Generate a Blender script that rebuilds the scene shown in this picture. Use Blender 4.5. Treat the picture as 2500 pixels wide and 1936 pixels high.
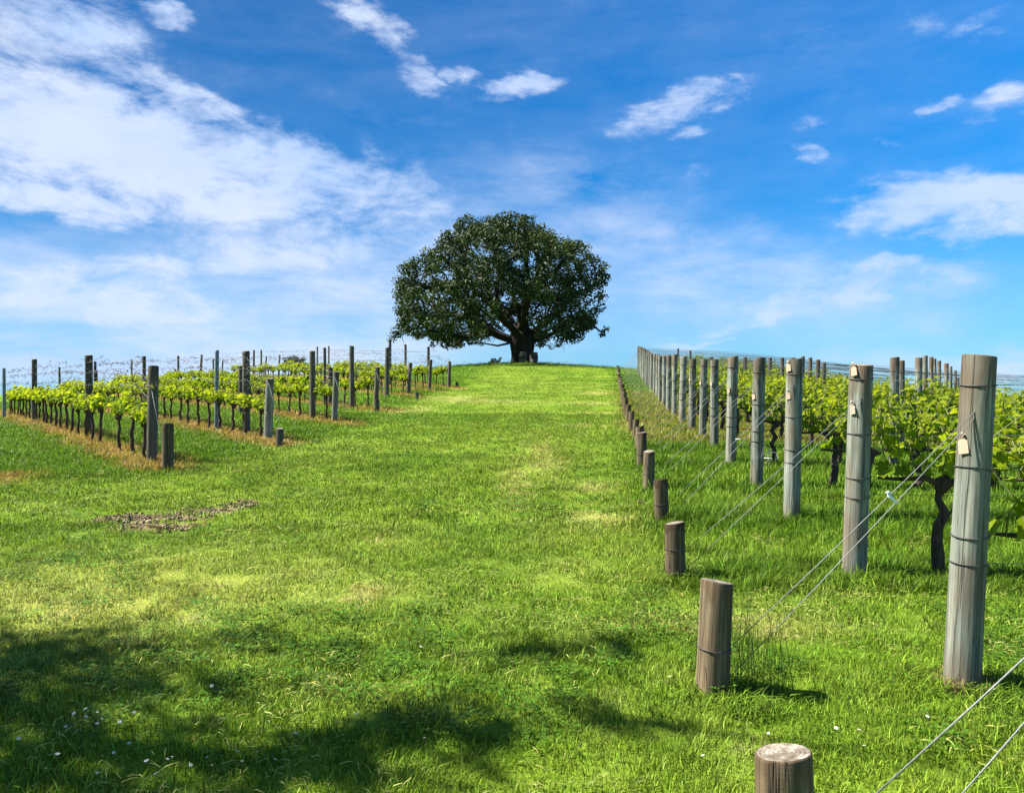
import bpy, math, random
import numpy as np
from mathutils import Vector, Matrix, Euler

random.seed(7); RNG = np.random.default_rng(11)
S = bpy.context.scene
for o in list(bpy.data.objects): bpy.data.objects.remove(o)
COL = S.collection
F = 1819.0; CX = 1250.0; HY = 958.0; EYE = 1.6        # focal length in photo pixels, image centre, eye-level row, eye height

# ------------------------------------------------------------------ camera
cam_d = bpy.data.cameras.new('camera'); cam = bpy.data.objects.new('camera', cam_d); COL.objects.link(cam)
cam_d.sensor_width = 36; cam_d.lens = 36 * F / 2500; cam_d.clip_start = .05; cam_d.clip_end = 20000
cam.location = (0, 0, EYE); cam.rotation_euler = (math.radians(90) - math.atan(10 / F), 0, 0)
S.camera = cam
S.view_settings.view_transform = 'Standard'; S.view_settings.look = 'None'
S.view_settings.gamma = 1; S.view_settings.use_curve_mapping = False
S.view_settings.exposure = 1.65
S.cycles.max_bounces = 6; S.cycles.diffuse_bounces = 3; S.cycles.transmission_bounces = 3; S.cycles.transparent_max_bounces = 4
S.cycles.use_denoising = True

# ------------------------------------------------------------------ sun
SUN_EL = math.radians(49); SUN_AZ = math.radians(83)          # azimuth turned from +Y towards -X
SUN = Vector((-math.sin(SUN_AZ) * math.cos(SUN_EL), math.cos(SUN_AZ) * math.cos(SUN_EL), math.sin(SUN_EL)))
sd = bpy.data.lights.new('sun', 'SUN'); sd.energy = 5.0; sd.angle = math.radians(.55); sd.color = (1, .95, .86)
so = bpy.data.objects.new('sun', sd); COL.objects.link(so)
so.rotation_euler = SUN.to_track_quat('Z', 'Y').to_euler(); so.location = (-20, 5, 30)

# ------------------------------------------------------------------ world: Nishita sky and clouds
W = bpy.data.worlds.new('World'); S.world = W; W.use_nodes = True
nt = W.node_tree; nt.nodes.clear()
def N(t, typ, **kw):
    n = t.nodes.new(typ)
    for k, v in kw.items(): setattr(n, k, v)
    return n
def setin(n, **kw):
    for k, v in kw.items(): n.inputs[k.replace('_', ' ')].default_value = v
def math_(t, op, a, b=None, c=None, clamp=False):
    n = N(t, 'ShaderNodeMath', operation=op, use_clamp=clamp)
    for i, v in enumerate((a, b, c)):
        if v is None: continue
        if hasattr(v, 'node'): t.links.new(v, n.inputs[i])
        else: n.inputs[i].default_value = v
    return n.outputs[0]
L = nt.links.new
tc = N(nt, 'ShaderNodeTexCoord')
sky = N(nt, 'ShaderNodeTexSky', sky_type='NISHITA', sun_disc=False, sun_elevation=SUN_EL, sun_rotation=SUN_AZ, altitude=50, air_density=1.0, dust_density=.35, ozone_density=2.4)
hsv = N(nt, 'ShaderNodeHueSaturation'); setin(hsv, Saturation=1.12, Value=1.0); L(sky.outputs[0], hsv.inputs['Color'])
deep = N(nt, 'ShaderNodeMix', data_type='RGBA', blend_type='MULTIPLY'); deep.inputs[0].default_value = 1; L(hsv.outputs[0], deep.inputs[6]); deep.inputs[7].default_value = (.055, .50, .80, 1)
sep = N(nt, 'ShaderNodeSeparateXYZ'); L(tc.outputs['Generated'], sep.inputs[0])
X_, Y_, Z_ = sep.outputs
az = math_(nt, 'ARCTAN2', X_, Y_)
hor = math_(nt, 'SQRT', math_(nt, 'ADD', math_(nt, 'MULTIPLY', X_, X_), math_(nt, 'MULTIPLY', Y_, Y_)))
el = math_(nt, 'DIVIDE', Z_, math_(nt, 'MAXIMUM', hor, .02))
cmb = N(nt, 'ShaderNodeCombineXYZ'); L(az, cmb.inputs[0]); L(el, cmb.inputs[1])
# noise space: a flat cloud layer seen in perspective
den = math_(nt, 'ADD', math_(nt, 'MAXIMUM', Z_, 0), .16)
cl = N(nt, 'ShaderNodeCombineXYZ'); L(math_(nt, 'DIVIDE', X_, den), cl.inputs[0]); L(math_(nt, 'DIVIDE', Y_, den), cl.inputs[1])
def noise(vec, scale, detail, rough, dist=0, lac=2.0):
    n = N(nt, 'ShaderNodeTexNoise'); L(vec, n.inputs['Vector'])
    setin(n, Scale=scale, Detail=detail, Roughness=rough, Distortion=dist, Lacunarity=lac); return n.outputs['Fac']
n_big = noise(cl.outputs[0], 2.2, 8, .6, .35)
mp = N(nt, 'ShaderNodeMapping'); L(cmb.outputs[0], mp.inputs[0]); mp.inputs['Scale'].default_value = (1, 1.9, 1); mp.inputs['Rotation'].default_value = (0, 0, .25)
n_fine = noise(mp.outputs[0], 10.0, 10, .66, .3)
n_wisp = noise(mp.outputs[0], 3.0, 6, .55, .6)
wn = N(nt, 'ShaderNodeTexNoise'); L(mp.outputs[0], wn.inputs['Vector']); setin(wn, Scale=9.0, Detail=4.0, Roughness=.6)
ws = N(nt, 'ShaderNodeVectorMath', operation='SUBTRACT'); L(wn.outputs['Color'], ws.inputs[0]); ws.inputs[1].default_value = (.5, .5, .5)
wm = N(nt, 'ShaderNodeVectorMath', operation='MULTIPLY_ADD'); L(ws.outputs[0], wm.inputs[0]); wm.inputs[1].default_value = (.13, .075, 0); L(cmb.outputs[0], wm.inputs[2])
# cloud banks: centre x, y, half sizes, tilt (degrees), weight - as angles on the sky
BANKS = [
 (90, 60, 260, 130, 10, .62), (40, 250, 330, 140, 10, .95), (300, 330, 360, 130, 12, 1.0), (560, 360, 330, 95, 8, .85), (420, 230, 280, 50, 18, .65),
 (70, 420, 300, 48, 0, .8), (480, 425, 330, 45, 2, .75), (800, 400, 240, 90, 12, .45), (820, 480, 330, 90, 3, .42),
 (250, 570, 420, 35, -8, .45), (160, 620, 420, 60, 6, .5), (620, 525, 300, 45, -4, .5),
 (800, 40, 110, 55, 25, .55), (860, 120, 95, 48, 55, .5), (910, 180, 80, 40, 40, .45), (985, 170, 50, 22, 10, .5), (1120, 188, 95, 26, -5, .62),
 (370, 40, 80, 26, 15, .4),
 (1450, 240, 165, 44, -12, .78), (1540, 200, 90, 28, 10, .6), (1330, 275, 70, 22, 0, .5), (1480, 295, 50, 18, 0, .5), (1710, 265, 45, 20, 0, .38),
 (1725, 322, 52, 18, 8, .5), (1605, 362, 34, 18, 0, .45), (1895, 300, 22, 20, -50, .45), (1500, 384, 45, 10, 0, .28),
 (2150, 215, 95, 45, -10, .85), (2000, 230, 52, 22, -10, .55), (2060, 65, 90, 30, -25, .42), (1960, 70, 40, 50, 0, .25), (2130, 75, 40, 15, 0, .35),
 (2030, 430, 230, 66, 4, .85), (2150, 470, 200, 40, -6, .85), (1900, 450, 120, 40, -15, .6), (2100, 375, 110, 18, 5, .38),
 (1750, 640, 300, 40, -12, .55), (1900, 590, 220, 36, 4, .5), (1450, 735, 180, 10, -5, .42), (1950, 690, 90, 12, 10, .3), (2200, 780, 220, 34, 0, .5),
]
VEILS = [(200, 640, 700, 130, 4, .75), (700, 600, 560, 150, 6, .72), (150, 750, 900, 75, 0, .9), (700, 735, 500, 70, 0, .75), (950, 470, 380, 90, 10, .5),
 (1250, 430, 360, 110, 14, .42), (1500, 560, 480, 105, 14, .62), (1620, 640, 420, 80, 4, .6), (1150, 600, 420, 120, 5, .45), (1850, 640, 260, 70, 0, .5), (2050, 775, 420, 40, 0, .62), (1350, 730, 420, 50, 0, .3)]
acc = None; acv = None
for bi, (bx, by, rx, ry, rot, wgt) in enumerate([(*q[:5], q[5] * (.82 if q[2] < 170 and q[0] > 1200 else 1.10 if q[0] < 1000 and q[1] < 460 else 1)) for q in BANKS] + VEILS):
    u = (bx * 1.1447 - CX) / F; v = (HY - by * 1.1447) / F
    a = math.atan(u); e = v * math.cos(a)
    m = N(nt, 'ShaderNodeMapping', vector_type='TEXTURE'); L(wm.outputs[0], m.inputs[0])
    m.inputs['Location'].default_value = (a, e, 0); m.inputs['Rotation'].default_value = (0, 0, math.radians(-rot))
    m.inputs['Scale'].default_value = (rx * 1.1447 / F * math.cos(a), ry * 1.1447 / F, 1)
    ln = N(nt, 'ShaderNodeVectorMath', operation='LENGTH'); L(m.outputs[0], ln.inputs[0])
    mr = N(nt, 'ShaderNodeMapRange', interpolation_type='SMOOTHSTEP'); L(ln.outputs['Value'], mr.inputs['Value'])
    setin(mr, From_Min=1.35, From_Max=.25, To_Min=0.0, To_Max=wgt)
    if bi < len(BANKS): acc = mr.outputs[0] if acc is None else math_(nt, 'SMOOTH_MAX', acc, mr.outputs[0], .12)
    else: acv = mr.outputs[0] if acv is None else math_(nt, 'SMOOTH_MAX', acv, mr.outputs[0], .15)
# the rest of the sky (outside the view) carries scattered clouds, thinned to dim the fill light
back = N(nt, 'ShaderNodeMapRange', interpolation_type='SMOOTHSTEP'); L(math_(nt, 'ABSOLUTE', az), back.inputs['Value']); setin(back, From_Min=.6, From_Max=.9, To_Min=0, To_Max=.30)
top = N(nt, 'ShaderNodeMapRange', interpolation_type='SMOOTHSTEP'); L(el, top.inputs['Value']); setin(top, From_Min=.56, From_Max=.9, To_Min=0, To_Max=.35)
acc = math_(nt, 'MAXIMUM', acc, math_(nt, 'MAXIMUM', back.outputs[0], top.outputs[0]))
nz = math_(nt, 'ADD', math_(nt, 'MULTIPLY', math_(nt, 'SUBTRACT', n_big, .5), 1.3), math_(nt, 'MULTIPLY', math_(nt, 'SUBTRACT', n_fine, .5), 3.1))
gate = math_(nt, 'MULTIPLY', math_(nt, 'MINIMUM', math_(nt, 'MULTIPLY', acc, 3.0), 1.0), nz)
dens = math_(nt, 'ADD', math_(nt, 'MULTIPLY', acc, 1.18), math_(nt, 'MULTIPLY', gate, .95))
dr = N(nt, 'ShaderNodeMapRange', interpolation_type='SMOOTHSTEP'); L(dens, dr.inputs['Value']); setin(dr, From_Min=.10, From_Max=1.24, To_Min=0, To_Max=.93)
# pale veil towards the horizon
veil = N(nt, 'ShaderNodeMapRange', interpolation_type='SMOOTHSTEP'); L(el, veil.inputs['Value']); setin(veil, From_Min=.26, From_Max=-.02, To_Min=0, To_Max=.45)
mps = N(nt, 'ShaderNodeMapping'); L(cmb.outputs[0], mps.inputs[0]); mps.inputs['Scale'].default_value = (1, 4.5, 1); mps.inputs['Rotation'].default_value = (0, 0, .12)
n_str = noise(mps.outputs[0], 4.5, 8, .6, .5)
sheet = math_(nt, 'MULTIPLY', acv, math_(nt, 'ADD', .62, math_(nt, 'MULTIPLY', math_(nt, 'SUBTRACT', math_(nt, 'ADD', math_(nt, 'MULTIPLY', n_str, .6), math_(nt, 'MULTIPLY', n_fine, .4)), .44), 4.6)), clamp=True)
both = math_(nt, 'SUBTRACT', 1, math_(nt, 'MULTIPLY', math_(nt, 'SUBTRACT', 1, dr.outputs[0]), math_(nt, 'SUBTRACT', 1, math_(nt, 'MULTIPLY', sheet, .85))))
fac = math_(nt, 'SUBTRACT', 1, math_(nt, 'MULTIPLY', math_(nt, 'SUBTRACT', 1, both), math_(nt, 'SUBTRACT', 1, veil.outputs[0])))
cr = N(nt, 'ShaderNodeValToRGB'); L(n_wisp, cr.inputs[0])
cr.color_ramp.elements[0].position = .34; cr.color_ramp.elements[0].color = (.19, .255, .375, 1)
cr.color_ramp.elements[1].position = .62; cr.color_ramp.elements[1].color = (.265, .30, .375, 1)
SKY_STR = .060
scl = N(nt, 'ShaderNodeVectorMath', operation='SCALE'); L(cr.outputs[0], scl.inputs[0]); scl.inputs['Scale'].default_value = .93 / SKY_STR
mix = N(nt, 'ShaderNodeMix', data_type='RGBA'); L(fac, mix.inputs['Factor']); L(deep.outputs[2], mix.inputs[6]); L(scl.outputs[0], mix.inputs[7])
bg = N(nt, 'ShaderNodeBackground'); bg.inputs['Strength'].default_value = SKY_STR; L(mix.outputs[2], bg.inputs['Color'])
out = N(nt, 'ShaderNodeOutputWorld'); L(bg.outputs[0], out.inputs[0])
W.cycles.sampling_method = 'MANUAL'; W.cycles.sample_map_resolution = 512

# ------------------------------------------------------------------ helpers
def vnoise(x, y, seed=0):
    xi = np.floor(x).astype(np.int64); yi = np.floor(y).astype(np.int64); fx = x - xi; fy = y - yi
    fx = fx * fx * (3 - 2 * fx); fy = fy * fy * (3 - 2 * fy)
    def h(a, b):
        n = (a * 374761393 + b * 668265263 + seed * 1442695041) & 0xFFFFFFFF
        n = ((n ^ (n >> 13)) * 1274126177) & 0xFFFFFFFF
        return ((n ^ (n >> 16)) & 0xFFFF) / 65535.0
    return (h(xi, yi) * (1 - fx) + h(xi + 1, yi) * fx) * (1 - fy) + (h(xi, yi + 1) * (1 - fx) + h(xi + 1, yi + 1) * fx) * fy
def fbm(x, y, seed=0, oct=4):
    s = 0; a = .5; t = 0
    for i in range(oct):
        s = s + a * vnoise(x * 2 ** i + 17.3 * i, y * 2 ** i - 9.1 * i, seed + i); t += a; a *= .5
    return s / t
def sstep(a, b, x):
    t = np.clip((x - a) / (b - a), 0, 1); return t * t * (3 - 2 * t)

_gy = np.linspace(-400, 1200, 3201)
_gz = np.interp(_gy, [-400, -60, -20, 0, 8, 12, 16, 21, 25, 29, 34, 40, 45, 50, 56, 61, 65, 69, 76, 90, 120, 180, 300, 1200],
                     [-10, -2.0, -.5, 0, .02, .09, .14, .23, .32, .45, .66, .95, 1.22, 1.50, 1.80, 2.0, 2.06, 2.0, 1.6, .2, -4.5, -14, -27, -30])
_k = np.hanning(11); _k /= _k.sum(); _gz = np.convolve(np.pad(_gz, 5, mode='edge'), _k, 'valid')
def ground_z(x, y):
    x = np.asarray(x, float); y = np.asarray(y, float)
    z = np.interp(y, _gy, _gz) + .0319 * np.clip(y, -60, 66)
    er = np.maximum(0, x - (2.5 + .06 * np.clip(y, 0, 60))); ell = np.maximum(0, -x - 4.0)
    z = z - .0045 * er ** 2 - .0025 * ell ** 2 - .010 * (x - .9) ** 2 * sstep(48, 64, y) * (np.abs(x - .9) < 400)
    z = z + .02 * (vnoise(x * .9, y * .9, 3) - .5) + .05 * (vnoise(x * .22, y * .22, 5) - .5) * sstep(3, 12, y)
    return np.maximum(z, -30 + .0 * x) + np.where(z < -30, 0, 0)
def gz(x, y): return float(ground_z(x, y))
def ray(px, py, d): return Vector(((px - CX) / F * d, d, EYE + (HY - py) / F * d))
def hit(px, py, dmin=1.5, dmax=90):
    ds = np.linspace(dmin, dmax, 6000); xs = (px - CX) / F * ds; zs = EYE + (HY - py) / F * ds
    below = np.nonzero(zs < ground_z(xs, ds))[0]
    d = ds[below[0]] if len(below) else dmax
    x = (px - CX) / F * d
    return Vector((x, d, gz(x, d)))
def on_ground(x, y, dz=0): return Vector((x, y, gz(x, y) + dz))

class MB:
    def __init__(s): s.v = []; s.f = []; s.c = []; s.n = 0
    def add(s, v, f, c=None):
        v = np.asarray(v, float).reshape(-1, 3); s.v.append(v)
        s.f.extend([tuple(i + s.n for i in q) for q in f]); s.n += len(v)
        if c is None: c = np.full((len(v),), .5)
        s.c.append(np.broadcast_to(np.asarray(c, float), (len(v),)) if np.ndim(c) < 2 else np.asarray(c))
    def tube(s, pts, rad, sides=6, cap=True, c=None, wob=0):
        P = [Vector(p) for p in pts]; n = len(P)
        if not hasattr(rad, '__len__'): rad = [rad] * n
        vs = []; ref = None
        for i, p in enumerate(P):
            t = (P[min(i + 1, n - 1)] - P[max(i - 1, 0)])
            if t.length < 1e-9: t = Vector((0, 0, 1))
            t.normalize()
            if ref is None:
                ref = t.cross(Vector((0, 1, 0)) if abs(t.y) < .9 else Vector((1, 0, 0))).normalized()
            u = (ref - t * ref.dot(t)).normalized(); ref = u; w = t.cross(u)
            for k in range(sides):
                a = 2 * math.pi * k / sides; r = rad[i] * (1 + (random.uniform(-wob, wob) if wob else 0))
                vs.append(p + u * (math.cos(a) * r) + w * (math.sin(a) * r))
        fs = [(i * sides + k, i * sides + (k + 1) % sides, (i + 1) * sides + (k + 1) % sides, (i + 1) * sides + k) for i in range(n - 1) for k in range(sides)]
        if cap: fs += [tuple(range(sides - 1, -1, -1)), tuple((n - 1) * sides + k for k in range(sides))]
        s.add([tuple(q) for q in vs], fs, c)
    def mesh(s, name, mat, smooth=True):
        me = bpy.data.meshes.new(name)
        me.from_pydata(np.concatenate(s.v).tolist() if s.v else [], [], s.f)
        if s.v:
            c = np.concatenate(s.c)
            a = me.attributes.new('var', 'FLOAT', 'POINT'); a.data.foreach_set('value', c.astype(np.float32))
        if smooth: me.polygons.foreach_set('use_smooth', [True] * len(me.polygons))
        me.materials.append(mat); return me
    def build(s, name, mat, parent=None, smooth=True): return link(name, s.mesh(name, mat, smooth), parent)
def link(name, me, parent=None):
    o = bpy.data.objects.new(name, me); COL.objects.link(o)
    if parent is not None: o.parent = parent
    return o
def tag(o, label=None, cat=None, group=None, kind=None):
    for k, v in (('label', label), ('category', cat), ('group', group), ('kind', kind)):
        if v: o[k] = v
    return o
def empty(name, loc, rz=0):
    o = bpy.data.objects.new(name, None); COL.objects.link(o); o.location = loc; o.rotation_euler = (0, 0, rz); o.empty_display_size = .1
    return o
ORD = ['first', 'second', 'third', 'fourth', 'fifth', 'sixth', 'seventh', 'eighth', 'ninth', 'tenth', 'eleventh', 'twelfth', 'thirteenth', 'fourteenth', 'fifteenth',
       'sixteenth', 'seventeenth', 'eighteenth', 'nineteenth', 'twentieth', 'twenty-first', 'twenty-second', 'twenty-third', 'twenty-fourth', 'twenty-fifth', 'twenty-sixth',
       'twenty-seventh', 'twenty-eighth', 'twenty-ninth', 'thirtieth', 'thirty-first', 'thirty-second', 'thirty-third', 'thirty-fourth', 'thirty-fifth', 'thirty-sixth', 'thirty-seventh', 'thirty-eighth']

# ------------------------------------------------------------------ materials
def newmat(name):
    m = bpy.data.materials.new(name); m.use_nodes = True; t = m.node_tree
    p = t.nodes['Principled BSDF']; return m, t, p
def tnoise(t, vec, scale, detail=4, rough=.55, dist=0):
    n = N(t, 'ShaderNodeTexNoise'); setin(n, Scale=scale, Detail=detail, Roughness=rough, Distortion=dist)
    if vec is not None: t.links.new(vec, n.inputs['Vector'])
    return n.outputs['Fac']
def ramp(t, fac, *stops):
    r = N(t, 'ShaderNodeValToRGB'); t.links.new(fac, r.inputs[0]); e = r.color_ramp.elements
    while len(e) < len(stops): e.new(.5)
    for q, (pos, colr) in zip(e, stops): q.position = pos; q.color = (*colr, 1)
    return r.outputs[0]
def mixc(t, fac, a, b, mode='MIX'):
    m = N(t, 'ShaderNodeMix', data_type='RGBA', blend_type=mode)
    for s, v in ((0, fac), (6, a), (7, b)):
        if hasattr(v, 'node'): t.links.new(v, m.inputs[s])
        elif s == 0: m.inputs[0].default_value = v
        else: m.inputs[s].default_value = (*v, 1)
    return m.outputs[2]
def scaled(t, vec, s, rot=(0, 0, 0)):
    m = N(t, 'ShaderNodeMapping'); t.links.new(vec, m.inputs[0]); m.inputs['Scale'].default_value = s; m.inputs['Rotation'].default_value = rot; return m.outputs[0]
def bump(t, p, h, strength=.5, dist=.01):
    b = N(t, 'ShaderNodeBump'); setin(b, Strength=strength, Distance=dist); t.links.new(h, b.inputs['Height']); t.links.new(b.outputs[0], p.inputs['Normal'])

def wood_mat(name, pale, mid, dark, stain, stain_amt=1.0, ripple=.5, kk=.66):
    pale, mid, dark, stain = [tuple(q * kk for q in w_) for w_ in (pale, mid, dark, stain)]
    m, t, p = newmat(name); l = t.links.new
    c = N(t, 'ShaderNodeTexCoord'); oi = N(t, 'ShaderNodeObjectInfo')
    off = N(t, 'ShaderNodeVectorMath', operation='ADD'); l(c.outputs['Object'], off.inputs[0])
    sc_ = N(t, 'ShaderNodeVectorMath', operation='SCALE'); sc_.inputs[0].default_value = (7, 13, 5); l(oi.outputs['Random'], sc_.inputs['Scale']); l(sc_.outputs[0], off.inputs[1])
    grain = tnoise(t, scaled(t, off.outputs[0], (38, 38, 1.6)), 1.0, 6, .6)
    blot = tnoise(t, scaled(t, off.outputs[0], (5, 5, 1.7)), 1.0, 5, .6)
    base = ramp(t, grain, (.33, dark), (.5, mid), (.66, pale))
    base = mixc(t, ramp(t, blot, (.44, (0, 0, 0)), (.66, (.72, .72, .72))), base, stain)
    g = N(t, 'ShaderNodeSeparateXYZ'); l(c.outputs['Generated'], g.inputs[0])
    edge = math_(t, 'ADD', g.outputs[2], math_(t, 'MULTIPLY', math_(t, 'SUBTRACT', tnoise(t, scaled(t, off.outputs[0], (14, 14, 1.0)), 1, 3), .5), .45))
    topf = N(t, 'ShaderNodeMapRange', interpolation_type='SMOOTHSTEP'); l(edge, topf.inputs['Value']); setin(topf, From_Min=.845, From_Max=.925, To_Min=0, To_Max=.95 * stain_amt)
    tv0 = N(t, 'ShaderNodeMapRange'); l(math_(t, 'FRACT', math_(t, 'MULTIPLY', oi.outputs['Random'], 7.31)), tv0.inputs['Value']); setin(tv0, From_Min=.1, From_Max=.9, To_Min=.5, To_Max=1.0)
    base = mixc(t, math_(t, 'MULTIPLY', topf.outputs[0], tv0.outputs[0]), base, (stain[0] * .62, stain[1] * .55, stain[2] * .5))
    low = N(t, 'ShaderNodeMapRange', interpolation_type='SMOOTHSTEP'); l(edge, low.inputs['Value']); setin(low, From_Min=.22, From_Max=.04, To_Min=0, To_Max=.6 * stain_amt)
    base = mixc(t, low.outputs[0], base, (stain[0] * .9, stain[1] * .85, stain[2] * .8))
    crack = tnoise(t, scaled(t, off.outputs[0], (26, 26, .55)), 1.0, 2, .5, .2)
    ck = N(t, 'ShaderNodeMapRange'); l(math_(t, 'ABSOLUTE', math_(t, 'SUBTRACT', crack, .56)), ck.inputs['Value']); setin(ck, From_Min=.002, From_Max=.016, To_Min=1, To_Max=0)
    base = mixc(t, math_(t, 'MULTIPLY', ck.outputs[0], .75), base, (.035, .028, .022))
    tint = math_(t, 'ADD', .78, math_(t, 'MULTIPLY', oi.outputs['Random'], .42))
    tv = N(t, 'ShaderNodeVectorMath', operation='SCALE'); l(base, tv.inputs[0]); l(tint, tv.inputs['Scale'])
    l(tv.outputs[0], p.inputs['Base Color']); p.inputs['Roughness'].default_value = .85; p.inputs['Specular IOR Level'].default_value = .25
    wv = N(t, 'ShaderNodeTexWave', wave_type='BANDS', bands_direction='Z'); l(off.outputs[0], wv.inputs[0]); setin(wv, Scale=22.0, Distortion=5.0, Detail=3.0); wv.inputs['Detail Scale'].default_value = 1.5
    hgt = math_(t, 'ADD', math_(t, 'MULTIPLY', grain, .8), math_(t, 'ADD', math_(t, 'MULTIPLY', wv.outputs['Fac'], ripple), math_(t, 'MULTIPLY', ck.outputs[0], -1.4)))
    bump(t, p, hgt, .55, .008); return m
M_POST = wood_mat('weathered_post', (.44, .46, .375), (.27, .305, .25), (.12, .13, .105), (.19, .135, .085), 1.0, .035)
M_POSTD = wood_mat('dark_post', (.21, .19, .15), (.125, .118, .095), (.07, .065, .052), (.10, .075, .05), .7, .03)
M_STUB = wood_mat('stub_wood', (.25, .195, .115), (.15, .115, .066), (.055, .043, .027), (.085, .05, .022), .9, .05, .74)
def end_grain():
    m, t, p = newmat('end_grain'); l = t.links.new; c = N(t, 'ShaderNodeTexCoord')
    wv = N(t, 'ShaderNodeTexWave', wave_type='RINGS', rings_direction='Z'); l(c.outputs['Object'], wv.inputs[0]); setin(wv, Scale=26.0, Distortion=3.0, Detail=3.0)
    n1 = tnoise(t, c.outputs['Object'], 22, 5, .65)
    b = mixc(t, .15, ramp(t, n1, (.36, (.05, .038, .026)), (.5, (.15, .12, .085)), (.66, (.40, .37, .31))), ramp(t, wv.outputs['Fac'], (.2, (.10, .075, .05)), (.8, (.34, .28, .2))))
    l(b, p.inputs['Base Color']); p.inputs['Roughness'].default_value = .9; bump(t, p, math_(t, 'ADD', n1, math_(t, 'MULTIPLY', wv.outputs['Fac'], .4)), .6, .006); return m
M_END = end_grain()
def plain(name, col, rough=.6, metal=0.0, nscale=None, amt=.3):
    m, t, p = newmat(name); p.inputs['Roughness'].default_value = rough; p.inputs['Metallic'].default_value = metal
    if nscale:
        c = N(t, 'ShaderNodeTexCoord'); n = tnoise(t, c.outputs['Object'], nscale, 4)
        t.links.new(ramp(t, n, (.3, tuple(q * (1 - amt) for q in col)), (.7, tuple(min(1, q * (1 + amt)) for q in col))), p.inputs['Base Color'])
    else: p.inputs['Base Color'].default_value = (*col, 1)
    return m
M_WIRE = plain('galvanised_wire', (.17, .175, .18), .6, .25, 30)
M_WIRED = plain('old_wire', (.11, .115, .13), .6, .4, 30)
M_BAND = plain('rusty_wire', (.06, .055, .052), .6, .4, 40)
M_STEEL = plain('galvanised_steel', (.13, .17, .20), .55, .3, 12)
M_TAG = plain('pale_tag', (.36, .265, .18), .7, 0, 60, .12)
M_YEL = plain('yellow_tag', (.75, .62, .06), .5)
M_NAIL = plain('nail_head', (.55, .45, .38), .5, .3)
M_CLIP = plain('white_plastic', (.8, .82, .82), .4)
M_CANE = plain('dry_cane', (.10, .07, .05), .85, 0, 20)
def bark(name, a, b, s=9):
    m, t, p = newmat(name); c = N(t, 'ShaderNodeTexCoord'); v = scaled(t, c.outputs['Object'], (s, s, s * .25))
    n = tnoise(t, v, 1.0, 6, .65, .3); t.links.new(ramp(t, n, (.32, a), (.68, b)), p.inputs['Base Color']); p.inputs['Roughness'].default_value = .95
    p.inputs['Specular IOR Level'].default_value = .15; bump(t, p, n, .9, .02); return m
M_VINEBARK = bark('vine_bark', (.024, .018, .014), (.10, .073, .053), 34)
M_TREEBARK = bark('tree_bark', (.012, .010, .008), (.040, .034, .028), 2.6)
def leaf_mat(name, lo, mid, hi, trans=.35, rough=.5, spec=.3, tcol=None, k=.74):
    lo, mid, hi = [tuple(q * k for q in w_) for w_ in (lo, mid, hi)]
    m, t, p = newmat(name); l = t.links.new
    a = N(t, 'ShaderNodeAttribute', attribute_name='var'); col = ramp(t, a.outputs['Fac'], (0, lo), (.5, mid), (1, hi))
    l(col, p.inputs['Base Color']); p.inputs['Roughness'].default_value = rough; p.inputs['Specular IOR Level'].default_value = spec
    tr = N(t, 'ShaderNodeBsdfTranslucent')
    l(mixc(t, 1.0, col, tcol or (1.25, 1.25, .6), 'MULTIPLY'), tr.inputs['Color'])
    mx = N(t, 'ShaderNodeMixShader'); mx.inputs[0].default_value = trans; l(p.outputs[0], mx.inputs[1]); l(tr.outputs[0], mx.inputs[2])
    l(mx.outputs[0], t.nodes['Material Output'].inputs['Surface']); return m
M_VLEAF = leaf_mat('vine_leaf', (.10, .18, .008), (.24, .32, .013), (.40, .42, .03), .55, .6, .10, None, .86)
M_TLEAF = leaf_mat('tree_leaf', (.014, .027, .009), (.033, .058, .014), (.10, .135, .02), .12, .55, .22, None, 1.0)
M_FARLEAF = leaf_mat('far_leaf', (.04, .06, .03), (.06, .085, .04), (.09, .12, .05), .1, .6, .2)

# ------------------------------------------------------------------ layout of the rows
R_END = [(2.26 + .15 * 1.93 * i - .0006 * i * i, 3.74 + 1.93 * i) for i in range(-1, 23)]
pxb = {0: (2350, 1678), 1: (2086, 1419), 2: (1933, 1279), 3: (1847, 1202), 4: (1784, 1132), 5: (1744, 1097), 6: (1715, 1079), 7: (1690, 1057), 8: (1665, 1034), 9: (1646, 1020), 10: (1632, 1004), 11: (1622, 994),
       12: (1611, 981), 13: (1605, 973), 14: (1598, 964), 15: (1590, 957), 16: (1585, 949), 17: (1579, 942), 18: (1575, 935), 19: (1570, 930), 20: (1566, 924), 21: (1562, 917), 22: (1558, 911)}
pxt = {0: 868, 1: 890, 2: 877, 3: 875, 4: 871, 5: 879, 6: 878, 7: 877, 8: 870, 9: 866, 10: 868, 11: 868, 12: 869, 13: 866, 14: 865, 15: 863, 16: 859, 17: 856, 18: 853, 19: 850, 20: 848, 21: 847, 22: 846}
RP = {-1: on_ground(1.85, 1.93)}
for i in range(23):
    d = 3.74 + 1.93 * i; x = (pxb[i][0] - CX) / F * d; RP[i] = on_ground(x, d)
RTOP = {-1: 1.67}
for i in range(23):
    d = RP[i].y; RTOP[i] = min(1.78, max(1.5, EYE + (HY - pxt[i]) / F * d - RP[i].z))
RS = {}
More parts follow.
